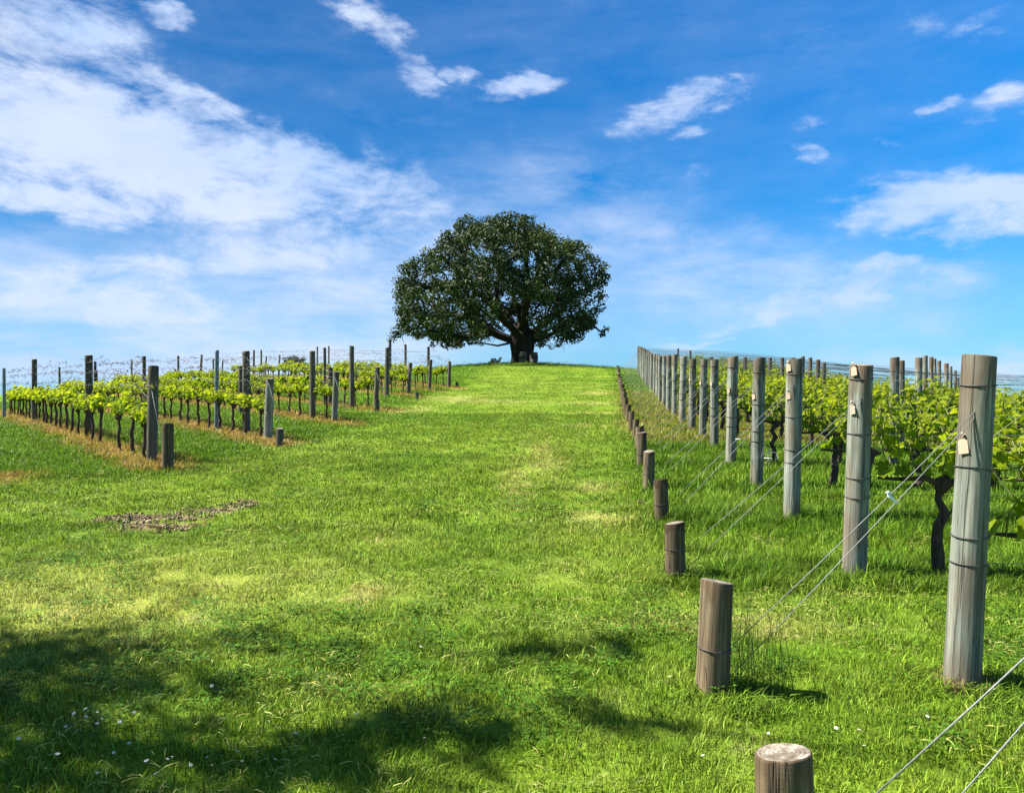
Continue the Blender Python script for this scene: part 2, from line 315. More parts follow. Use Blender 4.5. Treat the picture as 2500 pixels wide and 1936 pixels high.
pxs = {-1: (1929, None), 0: (1740, 1702), 1: (1650, 1424), 2: (1616, 1295), 3: (1583, 1205), 4: (1567, 1128), 5: (1560, 1098), 6: (1553, 1062), 7: (1541, 0), 8: (1534, 0), 9: (1529, 0), 10: (1525.5, 0), 11: (1522.5, 0), 12: (1520, 0), 13: (1518, 0), 14: (1516.2, 0), 15: (1514.6, 0), 16: (1513.2, 0), 17: (1512, 0), 18: (1511, 0), 19: (1510.2, 0), 20: (1509.6, 0), 21: (1509.1, 0), 22: (1508.7, 0)}
for i in range(-1, 23):
    d = 3.66 + 1.93 * i + (.38 if i == -1 else 0)
    if i in pxs: x = (pxs[i][0] - CX) / F * d
    else: x = 1.95 + (i - 6) * (6.18 - 1.95) / 16 * 1.0 + (.02 * (i - 6) * (22 - i)) * .12
    RS[i] = on_ground(x, d)

def left_line(E, far):
    d = (far - E); d.z = 0; return d.normalized()
L_E = [hit(370, 1131), hit(654, 1077), hit(816, 1032), hit(917, 1001), hit(996, 966), hit(1048, 954), hit(1096, 946)]
LDIR = left_line(L_E[0], hit(84, 1031))
print('left ends', [tuple(round(q, 2) for q in e) for e in L_E], 'dir', LDIR)
L_LEN = [21, 26, 26, 24, 22, 17, 13]

def seg_dist(x, y, p, dirv, length, start=0):
    rx = x - p[0]; ry = y - p[1]; t = np.clip(rx * dirv[0] + ry * dirv[1], start, length)
    return np.hypot(rx - t * dirv[0], ry - t * dirv[1])
def hat(px, py, rx, ry, x, y):
    h = hit(px, py); k = h.y / F; return np.exp(-(((x - h.x) / (rx * k)) ** 2 + ((y - h.y) / (ry * k * h.y / EYE)) ** 2))

# ------------------------------------------------------------------ turf colour and state
def turf(x, y):
    """returns (colour Nx3, dry 0..1, length factor, bare 0..1)"""
    x = np.asarray(x, float); y = np.asarray(y, float)
    n1 = fbm(x * .55, y * .55, 21, 4); n2 = fbm(x * 2.3, y * 2.3, 33, 3); n3 = fbm(x * .16, y * .16, 44, 3); n4 = fbm(x * 9, y * 9, 55, 2)
    lawn = np.array([.158, .244, .019]); lush = np.array([.112, .212, .013]); pale = np.array([.30, .33, .065]); straw = np.array([.42, .33, .15]); dead = np.array([.36, .20, .055]); soil = np.array([.25, .185, .105])
    a = (.35 + .65 * sstep(.3, .65, n1))[:, None]; c = lush * (1 - a) + lawn * a
    # vineyard floors are lusher
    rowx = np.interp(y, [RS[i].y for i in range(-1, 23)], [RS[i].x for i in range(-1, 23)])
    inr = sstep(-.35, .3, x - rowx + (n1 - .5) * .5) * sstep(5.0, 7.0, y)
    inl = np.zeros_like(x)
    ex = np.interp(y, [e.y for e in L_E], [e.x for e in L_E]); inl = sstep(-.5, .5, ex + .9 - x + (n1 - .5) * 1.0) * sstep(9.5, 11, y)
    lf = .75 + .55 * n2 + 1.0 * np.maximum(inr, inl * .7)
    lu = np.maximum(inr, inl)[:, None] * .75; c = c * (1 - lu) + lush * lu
    # dry, pale lawn
    dry = sstep(.52, .74, n3 * .55 + n2 * .3 + n4 * .15) * .34 * (1 - inr) * (1 - inl)
    big = np.maximum(hat(120, 1470, 520, 150, x, y), hat(420, 1440, 520, 110, x, y) * .7)
    dry = np.maximum(dry, np.clip(big * (.55 + .8 * n2), 0, .85))
    strk = 0
    for q in ((180, 1490, 90, 30), (350, 1560, 60, 14), (880, 1450, 60, 40), (860, 1690, 60, 14), (1260, 1180, 36, 50), (1330, 1110, 40, 40), (1450, 1190, 70, 10), (1470, 1270, 90, 20), (1800, 1530, 230, 26), (1440, 985, 60, 3), (1440, 1010, 60, 3), (1455, 960, 50, 2.5), (1430, 1040, 70, 4), (1180, 980, 120, 3), (1110, 975, 60, 5), (1010, 1000, 40, 7), (1550, 1050, 30, 20)):
        strk = np.maximum(strk, hat(*q, x, y))
    dry = np.maximum(dry, np.clip(strk * (.3 + .75 * n4), 0, .8))
    # mowing lines across the slope, fading with distance
    mow = sstep(.60, .72, vnoise(x * .22 + 3, y * 1.7, 61)) * sstep(14, 22, y) * .35 * (1 - inr) * (1 - inl) * (.4 + .9 * n2)
    dry = np.maximum(dry, mow)
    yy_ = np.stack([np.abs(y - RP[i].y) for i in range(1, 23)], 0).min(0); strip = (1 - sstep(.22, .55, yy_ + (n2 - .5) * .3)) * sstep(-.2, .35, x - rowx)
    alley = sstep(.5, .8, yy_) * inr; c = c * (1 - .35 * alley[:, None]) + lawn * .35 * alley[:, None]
    c = c * (1 - .45 * strip[:, None]) + np.array([.06, .14, .008]) * .45 * strip[:, None]; lf = lf + .45 * strip; dry = dry * (1 - strip)  # darker green puts shade under the rows into the colour; grass also longer
    d3 = dry[:, None]; c = c * (1 - d3) + pale * d3
    s3 = np.clip(strk * (n4 - .35) * 1.6, 0, .6)[:, None]; c = c * (1 - s3) + straw * s3
    # dead strips under the trellis rows of the slope
    ds = np.zeros_like(x)
    for E, ln in zip(L_E, L_LEN): ds = np.maximum(ds, 1 - sstep(.22, .62, seg_dist(x, y, (E.x + .5, E.y - .6), (LDIR.x, LDIR.y), ln + 5) + (n2 - .5) * .55))
    ds = np.maximum(ds, 1 - sstep(.3, .8, np.hypot(x + 7.25, y - 10.4) + (n2 - .5) * .5))
    rs = 0
    for i in range(6, 15): rs = np.maximum(rs, (1 - sstep(.3, 1.0, np.abs(y - RP[i].y) + (n2 - .5) * .9)) * sstep(-.25, .1, x - RS[i].x) * .55)
    ds = np.maximum(ds, rs * (.4 + .9 * n2)); ds = np.clip(ds * (.12 + 1.25 * n4 + .25 * n1), 0, .92)
    d3 = ds[:, None]; mixd = (dead * (.55 + .5 * n2[:, None]) + straw * (.45 - .35 * n2[:, None])); c = c * (1 - d3) + mixd * d3
    # bare soil scrape
    b = 0
    for q in ((255, 1270, 85, 11), (385, 1264, 120, 10), (365, 1288, 90, 8), (525, 1247, 70, 8), (590, 1234, 36, 14), (445, 1286, 70, 6)): b = np.maximum(b, hat(*q, x, y))
    bare = sstep(.30, .62, b + (n4 - .5) * .9 + (n2 - .5) * .5)
    b3 = bare[:, None]; c = c * (1 - b3) + soil * (.25 + 1.4 * n4[:, None]) * b3
    mowl = np.sin((x - .115 * y) * 2 * math.pi / 1.35 + 1.5 * n3) * (1 - np.maximum(inr, inl)) * sstep(4, 9, y)
    bright = (.87 * (.86 + .30 * n2) * (1 + .055 * mowl))[:, None]; c = c * bright
    return np.clip(c, 0, 1), np.maximum(dry, ds), lf * (1 - .35 * dry), bare

# ------------------------------------------------------------------ ground: one sheet out to the horizon
def axis(knots):
    r = [knots[0][0]]
    for (a, st), (b, _) in zip(knots[:-1], knots[1:]):
        n = max(1, int(round((b - a) / st))); r += [a + (b - a) * (k + 1) / n for k in range(n)]
    return np.array(r)
xs = axis([(-6000, 900), (-600, 60), (-120, 8), (-40, 1.2), (-20, .3), (-6, .075), (5, .15), (12, .4), (24, 1.2), (60, 10), (150, 60), (600, 900), (6000, 1)])
ys = axis([(-600, 80), (-60, 6), (-6, .6), (1.2, .06), (9, .10), (16, .22), (46, .5), (80, 4), (160, 20), (600, 200), (3000, 1500), (9000, 1)])
XX, YY = np.meshgrid(xs, ys); gx = XX.ravel(); gy_ = YY.ravel(); gzz = ground_z(gx, gy_)
nx = len(xs); ny = len(ys); idx = np.arange(nx * ny).reshape(ny, nx)
q = np.stack([idx[:-1, :-1], idx[:-1, 1:], idx[1:, 1:], idx[1:, :-1]], -1).reshape(-1, 4)
gm = bpy.data.meshes.new('ground'); gm.vertices.add(nx * ny); gm.vertices.foreach_set('co', np.stack([gx, gy_, gzz], 1).ravel())
gm.loops.add(q.size); gm.loops.foreach_set('vertex_index', q.ravel().astype(np.int32)); gm.polygons.add(len(q))
gm.polygons.foreach_set('loop_start', np.arange(0, q.size, 4, dtype=np.int32)); gm.polygons.foreach_set('loop_total', np.full(len(q), 4, np.int32)); gm.update()
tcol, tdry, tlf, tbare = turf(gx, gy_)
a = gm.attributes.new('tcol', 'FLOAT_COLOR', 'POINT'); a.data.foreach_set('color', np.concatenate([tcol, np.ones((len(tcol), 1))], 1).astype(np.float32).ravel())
a = gm.attributes.new('bare', 'FLOAT', 'POINT'); a.data.foreach_set('value', tbare.astype(np.float32))
gm.polygons.foreach_set('use_smooth', [True] * len(gm.polygons))
def ground_mat():
    m, t, p = newmat('turf_ground'); l = t.links.new
    at = N(t, 'ShaderNodeAttribute', attribute_name='tcol'); br = N(t, 'ShaderNodeAttribute', attribute_name='bare'); g = N(t, 'ShaderNodeNewGeometry')
    n1 = tnoise(t, g.outputs['Position'], 26, 5, .7); n2 = tnoise(t, g.outputs['Position'], 90, 3, .6); n3 = tnoise(t, scaled(t, g.outputs['Position'], (2.2, 7, 2)), 1.0, 5, .65)
    k = math_(t, 'ADD', .30, math_(t, 'ADD', math_(t, 'MULTIPLY', n1, .55), math_(t, 'ADD', math_(t, 'MULTIPLY', n2, .5), math_(t, 'MULTIPLY', n3, .35))))
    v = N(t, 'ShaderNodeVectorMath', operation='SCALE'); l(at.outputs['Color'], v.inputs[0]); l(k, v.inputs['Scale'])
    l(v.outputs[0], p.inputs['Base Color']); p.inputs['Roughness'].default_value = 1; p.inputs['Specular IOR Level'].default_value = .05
    bump(t, p, math_(t, 'ADD', n1, math_(t, 'MULTIPLY', n2, .6)), .8, .03); return m
gm.materials.append(ground_mat()); tag(link('ground', gm), kind='structure')

# ------------------------------------------------------------------ grass blades on the ground
SRC = bpy.data.collections.new('tuft_sources')          # source tufts, instanced by geometry nodes
def grass_mat():
    m, t, p = newmat('grass_blade'); l = t.links.new
    at = N(t, 'ShaderNodeAttribute', attribute_name='tcol', attribute_type='INSTANCER'); v = N(t, 'ShaderNodeAttribute', attribute_name='var')
    k = math_(t, 'ADD', .45, math_(t, 'MULTIPLY', math_(t, 'POWER', v.outputs['Fac'], 1.5), 1.35)); sc_ = N(t, 'ShaderNodeVectorMath', operation='SCALE'); l(at.outputs['Color'], sc_.inputs[0]); l(k, sc_.inputs['Scale'])
    l(sc_.outputs[0], p.inputs['Base Color']); p.inputs['Roughness'].default_value = .55; p.inputs['Specular IOR Level'].default_value = .12
    tr = N(t, 'ShaderNodeBsdfTranslucent'); l(mixc(t, 1.0, sc_.outputs[0], (1.2, 1.2, .7), 'MULTIPLY'), tr.inputs['Color'])
    mx = N(t, 'ShaderNodeMixShader'); mx.inputs[0].default_value = .24; l(p.outputs[0], mx.inputs[1]); l(tr.outputs[0], mx.inputs[2]); l(mx.outputs[0], t.nodes['Material Output'].inputs['Surface']); return m
M_GRASS = grass_mat()
def tuft(name, n, rad, h0, h1, w, flat, seg=2, thick=1):
    b = MB()
    for _ in range(n):
        r = rad * math.sqrt(random.random()); a = random.uniform(0, 6.283); h = random.uniform(h0, h1); az_ = random.uniform(0, 6.283)
        bend = random.uniform(.15, 1.0) * flat; base = Vector((r * math.cos(a), r * math.sin(a), -.006)); side = Vector((-math.sin(az_), math.cos(az_), 0)) * w * random.uniform(.6, 1.25) * .5
        dirv = Vector((math.cos(az_), math.sin(az_), 0)); vs = []; 
        for s in range(seg):
            f = s / seg; p = base + dirv * (h * bend * f * f) + Vector((0, 0, h * (f - .25 * bend * f * f))); k = 1 - .55 * f
            vs += [p - side * k, p + side * k]
        vs.append(base + dirv * (h * bend) + Vector((0, 0, h * (1 - .35 * bend))))
        fs = [(2 * s, 2 * s + 1, 2 * s + 3, 2 * s + 2) for s in range(seg - 1)] + [(2 * seg - 2, 2 * seg - 1, 2 * seg)]
        b.add([tuple(q) for q in vs], fs, random.random())
    o = bpy.data.objects.new(name, b.mesh(name, M_GRASS)); return o
def scatter(name, src, pts, scl, tc_, label_kind='stuff'):
    col = bpy.data.collections.new(name + '_source')
    for s in src: col.objects.link(s)
    me = bpy.data.meshes.new(name); n = len(pts); me.vertices.add(n); me.vertices.foreach_set('co', pts.astype(np.float32).ravel())
    def at(nm, ty, key, arr): a = me.attributes.new(nm, ty, 'POINT'); a.data.foreach_set(key, arr)
    at('tcol', 'FLOAT_COLOR', 'color', np.concatenate([tc_, np.ones((n, 1))], 1).astype(np.float32).ravel())
    rot = np.stack([RNG.normal(0, .12, n), RNG.normal(0, .12, n), RNG.uniform(0, 6.283, n)], 1)
    at('rot', 'FLOAT_VECTOR', 'vector', rot.astype(np.float32).ravel()); at('scl', 'FLOAT_VECTOR', 'vector', scl.astype(np.float32).ravel())
    at('pick', 'INT', 'value', RNG.integers(0, len(src), n).astype(np.int32))
    o = link(name, me); md = o.modifiers.new('scatter', 'NODES'); g = bpy.data.node_groups.new(name + '_scatter', 'GeometryNodeTree'); md.node_group = g
    g.interface.new_socket('Geometry', in_out='INPUT', socket_type='NodeSocketGeometry'); g.interface.new_socket('Geometry', in_out='OUTPUT', socket_type='NodeSocketGeometry')
    gi = N(g, 'NodeGroupInput'); go = N(g, 'NodeGroupOutput'); ip = N(g, 'GeometryNodeInstanceOnPoints'); ci = N(g, 'GeometryNodeCollectionInfo')
    ci.inputs['Collection'].default_value = col; ci.inputs['Separate Children'].default_value = True; ci.inputs['Reset Children'].default_value = True
    def named(nm, ty): q = N(g, 'GeometryNodeInputNamedAttribute', data_type=ty); q.inputs['Name'].default_value = nm; return q.outputs['Attribute']
    k = g.links.new; k(gi.outputs[0], ip.inputs['Points']); k(ci.outputs[0], ip.inputs['Instance']); ip.inputs['Pick Instance'].default_value = True
    k(named('pick', 'INT'), ip.inputs['Instance Index']); k(named('rot', 'FLOAT_VECTOR'), ip.inputs['Rotation']); k(named('scl', 'FLOAT_VECTOR'), ip.inputs['Scale']); k(ip.outputs[0], go.inputs[0])
    tag(o, kind=label_kind); return o
def sample(d0, d1, dens, margin=.80, off=1.0):
    """random points on the ground in the wedge the place shows between two distances"""
    area = margin * (d1 ** 2 - d0 ** 2) + 2 * off * (d1 - d0); n = int(area * dens)
    y = np.sqrt(RNG.uniform(d0 ** 2, d1 ** 2, n)); x = RNG.uniform(-1, 1, n) * (margin * y + off); return x, y
short = [tuft('lawn_tuft', 60, .12, .022, .06, .0042, 1.0) for _ in range(4)]
mid = [tuft('lawn_tuft', 70, .24, .022, .058, .0085, 1.0) for _ in range(4)]
far = [tuft('lawn_tuft', 60, .55, .025, .06, .020, 1.0, 1) for _ in range(4)]
longt = [tuft('long_tuft', 46, .10, .07, .19, .0055, .9, 3) for _ in range(4)]
longf = [tuft('long_tuft', 46, .22, .06, .15, .012, .9, 2) for _ in range(4)]
def lay(name, src, groups, label, lo=.1, hscale=1.0, vary=.3, bright=1.0, filt=None):
    P = []; SC = []; TC = []
    for (d0, d1, dens, sx) in groups:
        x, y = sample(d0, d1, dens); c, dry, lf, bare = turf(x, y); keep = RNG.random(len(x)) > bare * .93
        if filt is not None: keep &= filt(x, y)
        x, y, c, dry, lf = x[keep], y[keep], c[keep], dry[keep], lf[keep]; z = ground_z(x, y); n = len(x)
        s = RNG.uniform(1 - vary, 1 + vary, n); hh = s * lf * hscale
        P.append(np.stack([x, y, z], 1)); SC.append(np.stack([sx * s, sx * s, hh * np.ones(n)], 1))
        TC.append(c * RNG.uniform(.8, 1.25, (n, 1)) * bright * (1 + RNG.normal(0, .06, (n, 3))))
    o = scatter(name, src, np.concatenate(P), np.concatenate(SC), np.clip(np.concatenate(TC), 0, 1)); o['label'] = label
    print(name, sum(len(p) for p in P)); return o
lay('mown_grass', short, [(1.6, 4.5, 200, 1), (4.5, 7.5, 130, 1.2)], 'short mown green lawn grass by the camera')
lay('mown_grass', mid, [(7.2, 13, 55, 1.0), (13, 22, 30, 1.35)], 'mown green lawn grass of the wide track')
lay('mown_grass', far, [(21, 42, 9, 1.0), (42, 70, 4.5, 1.5)], 'mown grass running up to the hilltop')
def rough_zone(x, y):
    rowx = np.interp(y, [RS[i].y for i in range(-1, 23)], [RS[i].x for i in range(-1, 23)])
    r = (x > rowx - .1) & (y > 5.3)
    yy = np.stack([np.abs(y - RP[i].y) for i in range(1, 23)], 0).min(0)
    under = (yy < .42) & (x > rowx - .05)
    n = fbm(x * 1.3, y * 1.3, 71, 3)
    ex = np.interp(y, [e.y for e in L_E], [e.x for e in L_E]); lft = (x < ex + .4) & (y > 10.5)
    nearp = np.zeros(len(x), bool)
    for i in range(-1, 23):
        for p in (RP[i], RS[i]): nearp |= np.hypot(x - p.x - .05, y - p.y) < (.20 if i < 1 else .24) + .14 * n
    for E in L_E: nearp |= np.hypot(x - E.x, y - E.y) < .3
    return nearp | (under & (n > .25)) | (r & (n > .57)) | (lft & (n > .47))
lay('rough_grass', longt, [(1.8, 5.5, 190, 1), (5.5, 9, 120, 1.1)], 'long uncut grass round the post feet and under the vines', filt=rough_zone, hscale=.42)
lay('rough_grass', longf, [(8.8, 16, 42, 1), (16, 30, 16, 1.3), (30, 46, 7, 1.7)], 'long uncut grass between the far vine rows', filt=rough_zone, hscale=.46)
def strands(name, n, rad, l0, l1, w):
    b = MB()
    for _ in range(n):
        r = rad * math.sqrt(random.random()); a = random.uniform(0, 6.283); t = random.uniform(0, 6.283); ln = random.uniform(l0, l1); p = Vector((r * math.cos(a), r * math.sin(a), random.uniform(.02, .038)))
        d = Vector((math.cos(t), math.sin(t), random.uniform(-.25, .25))) * ln * .5; q = Vector((-math.sin(t), math.cos(t), .3)) * w * .5; m_ = p + Vector((0, 0, ln * .10))
        b.add([tuple(v) for v in (p - d - q, p - d + q, m_ + q, m_ - q, p + d)], [(0, 1, 2, 3), (3, 2, 4)], random.uniform(.3, 1))
    return bpy.data.objects.new(name, b.mesh(name, M_GRASS))
def clover(name, n, rad, sz):
    b = MB()
    for _ in range(n):
        r = rad * math.sqrt(random.random()); a = random.uniform(0, 6.283); p = Vector((r * math.cos(a), r * math.sin(a), random.uniform(.025, .05))); y0 = random.uniform(0, 6.283)
        for k in range(3):
            t = y0 + k * 2.094; d = Vector((math.cos(t), math.sin(t), .25)); q = Vector((-math.sin(t), math.cos(t), 0)); s_ = sz * random.uniform(.7, 1.2)
            b.add([tuple(p), tuple(p + d * s_ * .6 + q * s_ * .42), tuple(p + d * s_), tuple(p + d * s_ * .6 - q * s_ * .42)], [(0, 1, 2, 3)], random.uniform(.15, .7))
    return bpy.data.objects.new(name, b.mesh(name, M_GRASS))
def patches(name, src, groups, thr, col, label, seed, flt=None):
    P = []; SC = []
    for d0, d1, dens, sx in groups:
        x, y = sample(d0, d1, dens); k = fbm(x * 1.1, y * 1.1, seed, 4) + RNG.normal(0, .05, len(x)) > thr
        if flt: k &= flt(x, y)
        x, y = x[k], y[k]; P.append(np.stack([x, y, ground_z(x, y)], 1)); SC.append(np.stack([sx * RNG.uniform(.7, 1.3, len(x))] * 2 + [RNG.uniform(.7, 1.2, len(x))], 1))
    P = np.concatenate(P); SC = np.concatenate(SC); n = len(P); C = np.array(col) * RNG.uniform(.65, 1.35, (n, 1)) * (1 + RNG.normal(0, .05, (n, 3)))
    scatter(name, src, P, SC, np.clip(C, 0, 1))['label'] = label
patches('grass_clippings', [strands('clipping', 12, .15, .02, .065, .0026) for _ in range(5)], [(1.7, 6, 42, 1), (6, 14, 16, 1.5), (14, 30, 3.5, 2.4)], .44, (.30, .31, .085), 'pale cut grass lying on the lawn', 811)
st_n = 26; sa = RNG.uniform(0, 6.283, st_n); sp_ = np.stack([RP[0].x + .105 * np.cos(sa), RP[0].y + .105 * np.sin(sa)], 1)
scatter('dry_straw', longt[:2], np.column_stack([sp_, ground_z(sp_[:, 0], sp_[:, 1])]), np.ones((st_n, 3)) * RNG.uniform(.35, .6, (st_n, 1)), np.tile([.34, .26, .12], (st_n, 1)) * RNG.uniform(.7, 1.2, (st_n, 1)))['label'] = 'dry straw round the foot of the big split-topped post'
patches('clover', [clover('clover_patch', 26, .13, .016) for _ in range(3)], [(1.7, 7, 40, 1), (7, 14, 10, 1.5)], .57, (.07, .155, .012), 'dark clover patches in the lawn', 907)
def clods(name, n, rad):
    b = MB()
    for _ in range(n):
        r = rad * math.sqrt(random.random()); a = random.uniform(0, 6.283); s_ = random.uniform(.008, .026); c = Vector((r * math.cos(a), r * math.sin(a), s_ * .3))
        v = [c + Vector(q) * s_ * random.uniform(.7, 1.2) for q in ((1, 0, 0), (0, 1, 0), (-1, 0, 0), (0, -1, 0), (0, 0, .8), (0, 0, -.8))]
        b.add([tuple(q) for q in v], [(0, 1, 4), (1, 2, 4), (2, 3, 4), (3, 0, 4), (1, 0, 5), (2, 1, 5), (3, 2, 5), (0, 3, 5)], random.random())
    return bpy.data.objects.new(name, b.mesh(name, M_GRASS, False))
x, y = sample(6.5, 11.5, 60); cb_ = turf(x, y)[3] > .35; x, y = x[cb_], y[cb_]
scatter('soil_crumbs', [clods('soil_crumb', 22, .14) for _ in range(3)], np.stack([x, y, ground_z(x, y)], 1), np.ones((len(x), 3)) * RNG.uniform(.7, 1.3, (len(x), 1)), np.tile([.22, .16, .09], (len(x), 1)) * RNG.uniform(.55, 1.2, (len(x), 1)))['label'] = 'crumbs of bare soil in the worn patch of the lawn'
# a clump of tall seeding stems by the wire of the second row
stems = [tuft('seed_stems', 9, .10, .30, .62, .0035, .22, 3) for _ in range(3)]
pp = np.array([[RS[0].x + .17 + RNG.normal(0, .12), RS[0].y + .12 + RNG.normal(0, .16)] for _ in range(15)]); pz = ground_z(pp[:, 0], pp[:, 1])
scatter('tall_grass', stems, np.column_stack([pp, pz]), np.ones((len(pp), 3)) * RNG.uniform(.75, 1.1, (len(pp), 1)), np.tile([.085, .14, .025], (len(pp), 1)))['label'] = 'tall thin seeding grass beside a stub post'

# ------------------------------------------------------------------ posts
def round_post(b, h, r, sides=18, rings=9, top_tilt=0, seed=0, rim=.006):
    rr = random.Random(seed); ph = [rr.uniform(0, 6.28) for _ in range(4)]; vs = []; hs = [-.12 + (h + .12 - rim) * k / (rings - 1) for k in range(rings)] + [h - rim * .3, h]
    tl = rr.uniform(0, 6.28)
    for j, z in enumerate(hs):
        kk = 1.0 - .05 * (z / h) if j < rings else (1.0 - .05) * (1 - (rim / r) * (.35 if j == rings else 1.0))
        for k in range(sides):
            a = 2 * math.pi * k / sides
            q = r * kk * (1 + .022 * math.sin(2 * a + ph[0] + z * 1.2) + .016 * math.sin(3 * a + ph[1] - z * 2) + .010 * math.sin(7 * a + ph[2]))
            zz = z + (top_tilt * math.cos(a - tl) * r if j >= rings - 1 else 0); vs.append((q * math.cos(a), q * math.sin(a), zz))
    m = len(hs); fs = [(i * sides + k, i * sides + (k + 1) % sides, (i + 1) * sides + (k + 1) % sides, (i + 1) * sides + k) for i in range(m - 1) for k in range(sides)]
    return vs, fs, [(m - 1) * sides + k for k in range(sides)], tl
def make_post(name, loc, h, r, mat, label, group, cat='post', bands=(), lean=(0, 0), top_tilt=.12, sides=18, seed=0, band_r=.0035):
    vs, fs, topi, tl = round_post(None, h, r, sides, 9 if sides > 12 else 5, top_tilt, seed)
    me = bpy.data.meshes.new(name); n = len(vs); cap = len(fs)
    vs = vs + [(0, 0, h + .001)]; fs2 = [(topi[k], topi[(k + 1) % sides], n) for k in range(sides)]
    me.from_pydata(vs, [], fs + fs2); me.materials.append(mat); me.materials.append(M_END)
    mi = [0] * cap + [1] * len(fs2); me.polygons.foreach_set('material_index', mi); me.polygons.foreach_set('use_smooth', [i == 0 for i in mi])
    o = link(name, me); o.location = loc; o.rotation_euler = (lean[1], lean[0], random.uniform(-.2, .2)); tag(o, label, cat, group)
    for bz in bands:
        b = MB(); tl_ = random.uniform(-.06, .06); pts = []
        for k in range(19):
            a = 2 * math.pi * k / 18; rb = r * (1 - .05 * bz / h) * 1.035 + .001; pts.append((rb * math.cos(a), rb * math.sin(a), bz + tl_ * r * math.sin(a + .7) * 3))
        b.tube(pts, band_r, 5, False); b.build('wire_band', M_BAND, o)
    return o
def upslope(i): return ORD[i]
G_END = 'grey timber end posts of the trellis rows beside the grass track'
G_STUB = 'short anchor stubs beside the grass track'
RPO = {}; LEAN = {}
for i in range(-1, 23):
    p = RP[i]; h = RTOP[i]; r = .083 if i < 1 else random.uniform(.072, .087)
    if i == 0: r = .082
    lean = ({0: .045, 1: .034, 2: .016, 3: .02}.get(i, random.uniform(.0, .03)), random.uniform(-.01, .01))
    LEAN[i] = lean[0]
    if i == -1: lab = 'grey timber end post outside the view, tied to the cracked stub with the pale top'
    elif i == 0: lab = 'tallest looking grey-green end post, closest of its line, with brown split top and hanging tag'
    else: lab = f'grey-green round end post, {upslope(i)} up the hill after the big split-topped one'
    b = [1.51, 1.09, .76, .62] if i < 9 else ([1.5, 1.05, .75] if i < 15 else [])
    RPO[i] = make_post('end_post', p, h, r, M_POST, lab, G_END, 'post', b, lean, random.uniform(.05, .2), 22 if i < 5 else 14, 50 + i, .0035 if i < 3 else .005)
STOP = {-1: 1834, 0: 1419, 1: 1276, 2: 1171, 3: 1102, 4: 1055.7, 5: 1041, 6: 1024, 7: 1005, 8: 988, 9: 972, 10: 957, 11: 948, 12: 941, 13: 936, 14: 930, 15: 925, 16: 920, 17: 915, 18: 911, 19: 907, 20: 902, 21: 898, 22: 893}
for i in range(-1, 23):
    p = RS[i]; h = min(.72, max(.40, EYE + (HY - STOP[i]) / F * p.y - p.z)); r = .081 if i == -1 else random.uniform(.066, .082)
    if i == 0: r = .080
    if i == -1: lab = 'cracked grey stub post with a pale weathered top, closest of the stubs'
    elif i == 0: lab = 'brown stub post with dark stains beside the tall seeding grass'
    else: lab = f'short brown anchor stub, {upslope(i)} up the hill after the stub by the seeding grass'
    make_post('anchor_stub', p, h, r, M_STUB, lab, G_STUB, 'post', (.22,) if i < 5 else (), (random.uniform(-.05, .05), random.uniform(-.04, .04)), random.uniform(.05, .22), 24 if i < 4 else 14, 90 + i, .003)

def solve_hidden(px, pytop, H, d0, d1=90):
    ds = np.linspace(d0, d1, 3000); x = (px - CX) / F * ds; zt = EYE + (HY - pytop) / F * ds; f = zt - (ground_z(x, ds) + H)
    k = np.nonzero(np.sign(f[1:]) != np.sign(f[:-1]))[0]
    d = ds[k[0]] if len(k) else ds[np.argmin(np.abs(f))]
    return on_ground((px - CX) / F * d, d)
# line posts of the rows beyond the end posts: (photo column, row distance index, photo top)
R_LINE = [(2182, 4, 873, .07), (2201, 5, 881, .055), (2242, 6, 874, .075), (2259, 7, 869, .06), (2274, 8, 872, .055), (2283, 9, 876, .05), (2294, 10, 881, .055), (2310, 11, 887, .075), (2322, 12, 894, .05), (2331, 13, 905, .06), (2338, 14, 922, .06),
          (1655.5, 21, 851, .06), (1685.5, 19, 856, .06), (1737, 16, 872, .09), (1819, 14, 872, .085), (1853, 13, 872, .08), (1881, 12.4, 873, .07), (1908.6, 11.6, 873, .07), (1936, 11, 873, .07), (1959, 10.6, 870, .065), (1978, 10, 873, .06), (1996, 9.5, 878, .06), (2012, 9, 885, .055)]
for k, (px, ri, pt, r) in enumerate(R_LINE):
    d = 3.74 + 1.93 * ri; x = (px - CX) / F * d; p = on_ground(x, d); h = max(1.35, EYE + (HY - pt) / F * d - p.z)
    if k < 11: lab = f'line post among vine leaves, {ORD[k]} in the file beside the big split-topped post'
    else: lab = f'thin dark skyline post, {ORD[k - 11]} from the far end of the post line'
    make_post('line_post', p, h, r, M_POST if k < 11 else M_POSTD, lab, 'line posts standing inside the vine rows', 'post', [1.5, 1.09] if k < 6 else (), (random.uniform(-.01, .01), 0), .1, 12, 200 + k, .004)

